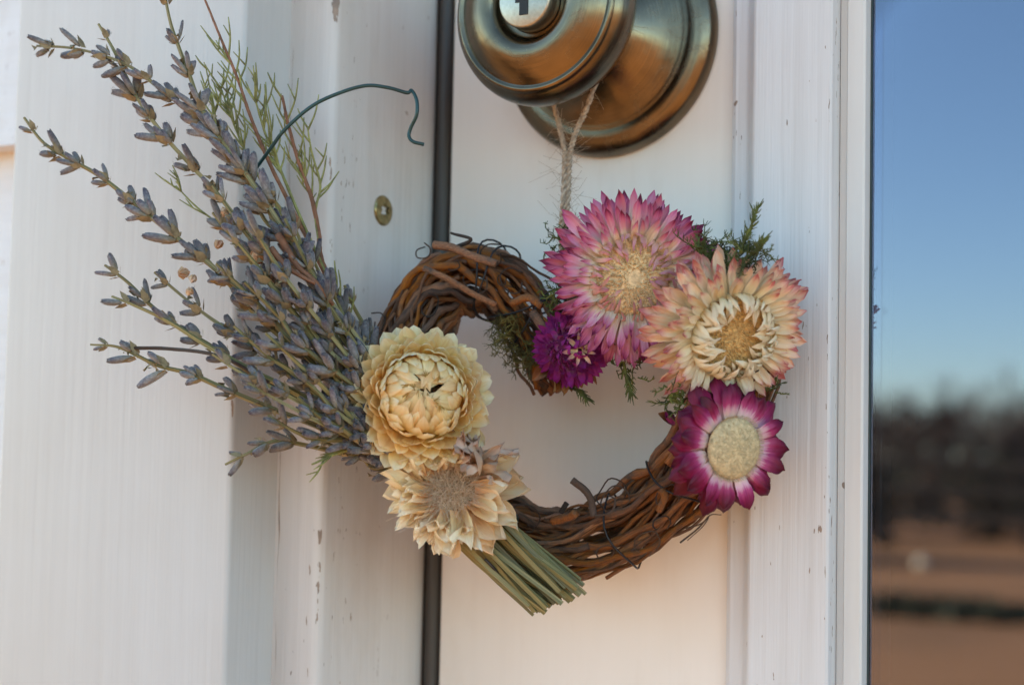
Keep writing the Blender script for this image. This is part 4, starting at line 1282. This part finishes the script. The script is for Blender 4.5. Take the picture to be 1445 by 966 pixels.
def moss_sprig(label, path, seed):
    rnd = random.Random(seed)
    w = smoothline([at(*p_) for p_ in path], 24)
    b = MB(); b.tube(w, [0.0004 * (1.2 - 0.8 * i / 23) for i in range(24)], 5)
    for i in range(3, 24):
        for _ in range(3):
            d = (w[i] - w[i - 1]).normalized()
            dd = (d * 0.8 + RT * rnd.uniform(-1, 1) + Vector((0, rnd.uniform(-.6, .6), 0))).normalized()
            L = rnd.uniform(0.0010, 0.0026)
            b.tube([w[i], w[i] + dd * L * .6, w[i] + dd * L + d * L * .3], [0.00022, 0.0002, 0.0001], 3, cap=False)
    return tag(b.build('moss_sprig', m_moss), label, 'moss', 'moss tufts tucked into the wreath')
moss_sprig('tall thin moss sprig rising above the cream flower', [(1044, 358, .043), (1052, 335, .043), (1062, 315, .043), (1068, 293, .042)], 1)
moss_sprig('thin moss sprig leaning right above the cream flower', [(1052, 366, .044), (1064, 355, .044), (1078, 338, .043)], 2)
moss_sprig('thin moss strand dangling into the heart opening', [(880, 510, .04), (884, 530, .04), (888, 545, .04), (892, 556, .04)], 3)
moss_sprig('moss curl under the purple flower', [(800, 545, .04), (815, 550, .04), (822, 556, .04), (828, 563, .04)], 4)

# ------------------------------------------------------------------ the yard behind the viewer, seen in the pane
m_wood = simple('weathered_dark_wood', (0.045, 0.036, 0.030, 1), 0.85, nscale=8)
fence = empty('yard_fence', (-7, -25, 0), 'dark wooden rail fence across the dry yard', 'fence')
for k in range(13):
    x = -24 + k * 2.6
    b = MB(); b.box(x - 0.07, x + 0.07, -25.07, -24.93, 0, 1.45)
    at_parent(b.build('post', m_wood, fence, smooth=False), fence)
    if k < 12:
        for z in (0.35, 0.75, 1.15):
            b = MB(); b.box(x + 0.0, x + 2.6, -24.92, -24.86, z, z + 0.2)
            at_parent(b.build('rail', m_wood, fence, smooth=False), fence)
def leafball(b, c, rx, rz, n, size, rnd):
    for k in range(n):
        v = Vector((rnd.gauss(0, 1), rnd.gauss(0, 1), rnd.gauss(0, 1))).normalized() * (rnd.random() ** 0.4)
        p0 = Vector(c) + Vector((v.x * rx, v.y * rx, v.z * rz))
        a, e = Vector((rnd.gauss(0, 1), rnd.gauss(0, 1), rnd.gauss(0, 1))).normalized() * size, Vector((rnd.gauss(0, 1), rnd.gauss(0, 1), rnd.gauss(0, 1))).normalized() * size
        b.add([p0 - a, p0 + e, p0 + a, p0 - e], [(0, 1, 2, 3)])
ry = random.Random(55)
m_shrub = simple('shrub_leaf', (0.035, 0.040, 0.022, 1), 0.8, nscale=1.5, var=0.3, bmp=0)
m_rust = simple('rust_leaf', (0.16, 0.075, 0.035, 1), 0.8, nscale=1.5, var=0.3, bmp=0)
m_trunk = simple('trunk_bark', (0.07, 0.055, 0.045, 1), 0.9, nscale=6)
SH = []
for j in range(3):
    b = MB(); leafball(b, (0, 0, 0.75), 1.0, 0.8, 500, 0.09, ry); SH.append(b)
shm = [(SH[0].mesh('crown', m_shrub, False)), (SH[1].mesh('crown', m_shrub, False)), (SH[2].mesh('crown', m_rust, False))]
bt = MB()
for k in range(5):
    a = k * 1.26
    bt.tube([(0, 0, 0), (0.25 * math.cos(a), 0.25 * math.sin(a), 0.5), (0.6 * math.cos(a), 0.6 * math.sin(a), 1.1)], [0.04, 0.03, 0.01], 5)
stm = bt.mesh('stems', m_trunk)
kinds = ('dark evergreen shrub behind the yard fence', 'dark round shrub behind the yard fence', 'rust brown shrub behind the yard fence')
places = ('leftmost in the pane', 'second from the left', 'third from the left', 'fourth from the left', 'fifth from the left', 'sixth from the left', 'rightmost of the row')
for k in range(7):
    j = (0, 1, 2, 0, 1)[k % 5]
    x = -13.5 + k * 1.7 + ry.uniform(-.4, .4)
    s = ry.uniform(0.85, 1.25)
    e = empty('shrub', (x, -27.2 + ry.uniform(-.8, .8), 0), kinds[j] + ', ' + places[k], 'shrub', 'shrubs behind the yard fence')
    e.scale = (s, s, s * ry.uniform(.8, 1.1))
    link('crown', shm[j], e); link('stems', stm, e)
# low dark leaf mat, added to stand in for a tree shadow
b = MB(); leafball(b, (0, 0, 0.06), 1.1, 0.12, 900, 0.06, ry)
jm = b.mesh('shadow_leaf_mat', m_shrub, False)
o = link('shadow_leaf_mat', jm); o.location = (-3.9, -13.4, 0); o.scale = (1.0, 0.5, 0.9)
tag(o, 'low dark leaf mat standing in for a tree shadow on the dry grass', 'shrub')
# pale garden ball that glints in the pane
b = MB(); b.lathe([(0.08 * math.sin(R(a)), -0.08 * math.cos(R(a)) + 0.08) for a in range(3, 178, 8)], Matrix.Identity(4), 20)
o = b.build('garden_ball', simple('pale_glaze', (0.80, 0.70, 0.52, 1), 0.25, bmp=0)); o.location = (-5.7, -19.0, 0)
tag(o, 'pale glazed garden ball lying on the grass', 'garden ball')
# conifer at the edge of the pane
b = MB()
for lv in range(26):
    z = 0.5 + lv * 0.12
    rr = 1.15 * (1 - lv / 27)
    nb_ = 9
    for k in range(nb_):
        a = k * 6.283 / nb_ + lv * 0.7
        for q in range(14):
            t = (q + 1) / 14
            p0 = Vector((math.cos(a) * rr * t, math.sin(a) * rr * t, z - 0.25 * rr * t * t))
            d1 = Vector((ry.gauss(0, .09), ry.gauss(0, .09), ry.gauss(0, .05))); d2 = Vector((ry.gauss(0, .09), ry.gauss(0, .09), ry.gauss(0, .05)))
            b.add([p0 - d1, p0 + d2, p0 + d1, p0 - d2], [(0, 1, 2, 3)])
crm = b.mesh('crown', m_shrub, False)
b = MB(); b.tube([(0, 0, 0), (0, 0, 2), (0, 0, 3.6)], [0.09, 0.06, 0.01], 8)
tkm = b.mesh('trunk', m_trunk)
for x, y, s, lb in ((-7.55, -20.0, 1.0, 'small dark conifer standing before the yard fence'), (4.5, -22.0, 1.3, 'taller dark conifer at the far end of the yard fence')):
    e = empty('conifer_tree', (x, y, 0), lb, 'tree', 'conifers in the yard')
    e.scale = (s, s, s)
    link('crown', crm, e); link('trunk', tkm, e)
# far bare wood along the horizon
b = MB()
for k in range(700):
    x, y = ry.uniform(-90, 40), ry.uniform(-100, -78)
    hgt = ry.uniform(3.2, 6.2)
    b.tube([(x, y, 0), (x + ry.uniform(-.2, .2), y, hgt * .5), (x + ry.uniform(-.4, .4), y, hgt)], [0.10, 0.07, 0.015], 4, cap=False)
    for q in range(12):
        z = hgt * ry.uniform(0.3, 0.95); a = ry.uniform(0, 6.28); l = (hgt - z) * 0.5 + 0.3
        b.tube([(x, y, z), (x + math.cos(a) * l * .6, y + math.sin(a) * l * .6, z + l * .6), (x + math.cos(a) * l, y + math.sin(a) * l, z + l * 1.1)], [0.04, 0.025, 0.01], 3, cap=False)
for k in range(420):
    leafball(b, (ry.uniform(-90, 40), ry.uniform(-92, -76), ry.uniform(0.4, 3.2)), 1.9, 1.3, 60, 0.22, ry)
for k in range(260):
    leafball(b, (ry.uniform(-40, 15), ry.uniform(-74, -30), 0.25), ry.uniform(0.3, 1.0), ry.uniform(0.2, 0.6), 30, 0.12, ry)
tag(b.build('far_wood', simple('bare_wood', (0.085, 0.062, 0.052, 1), 0.9, nscale=0.6, bmp=0), smooth=False), 'bare brown far wood along the horizon', 'wood', kind='stuff')
print('whorls', n_whorl)
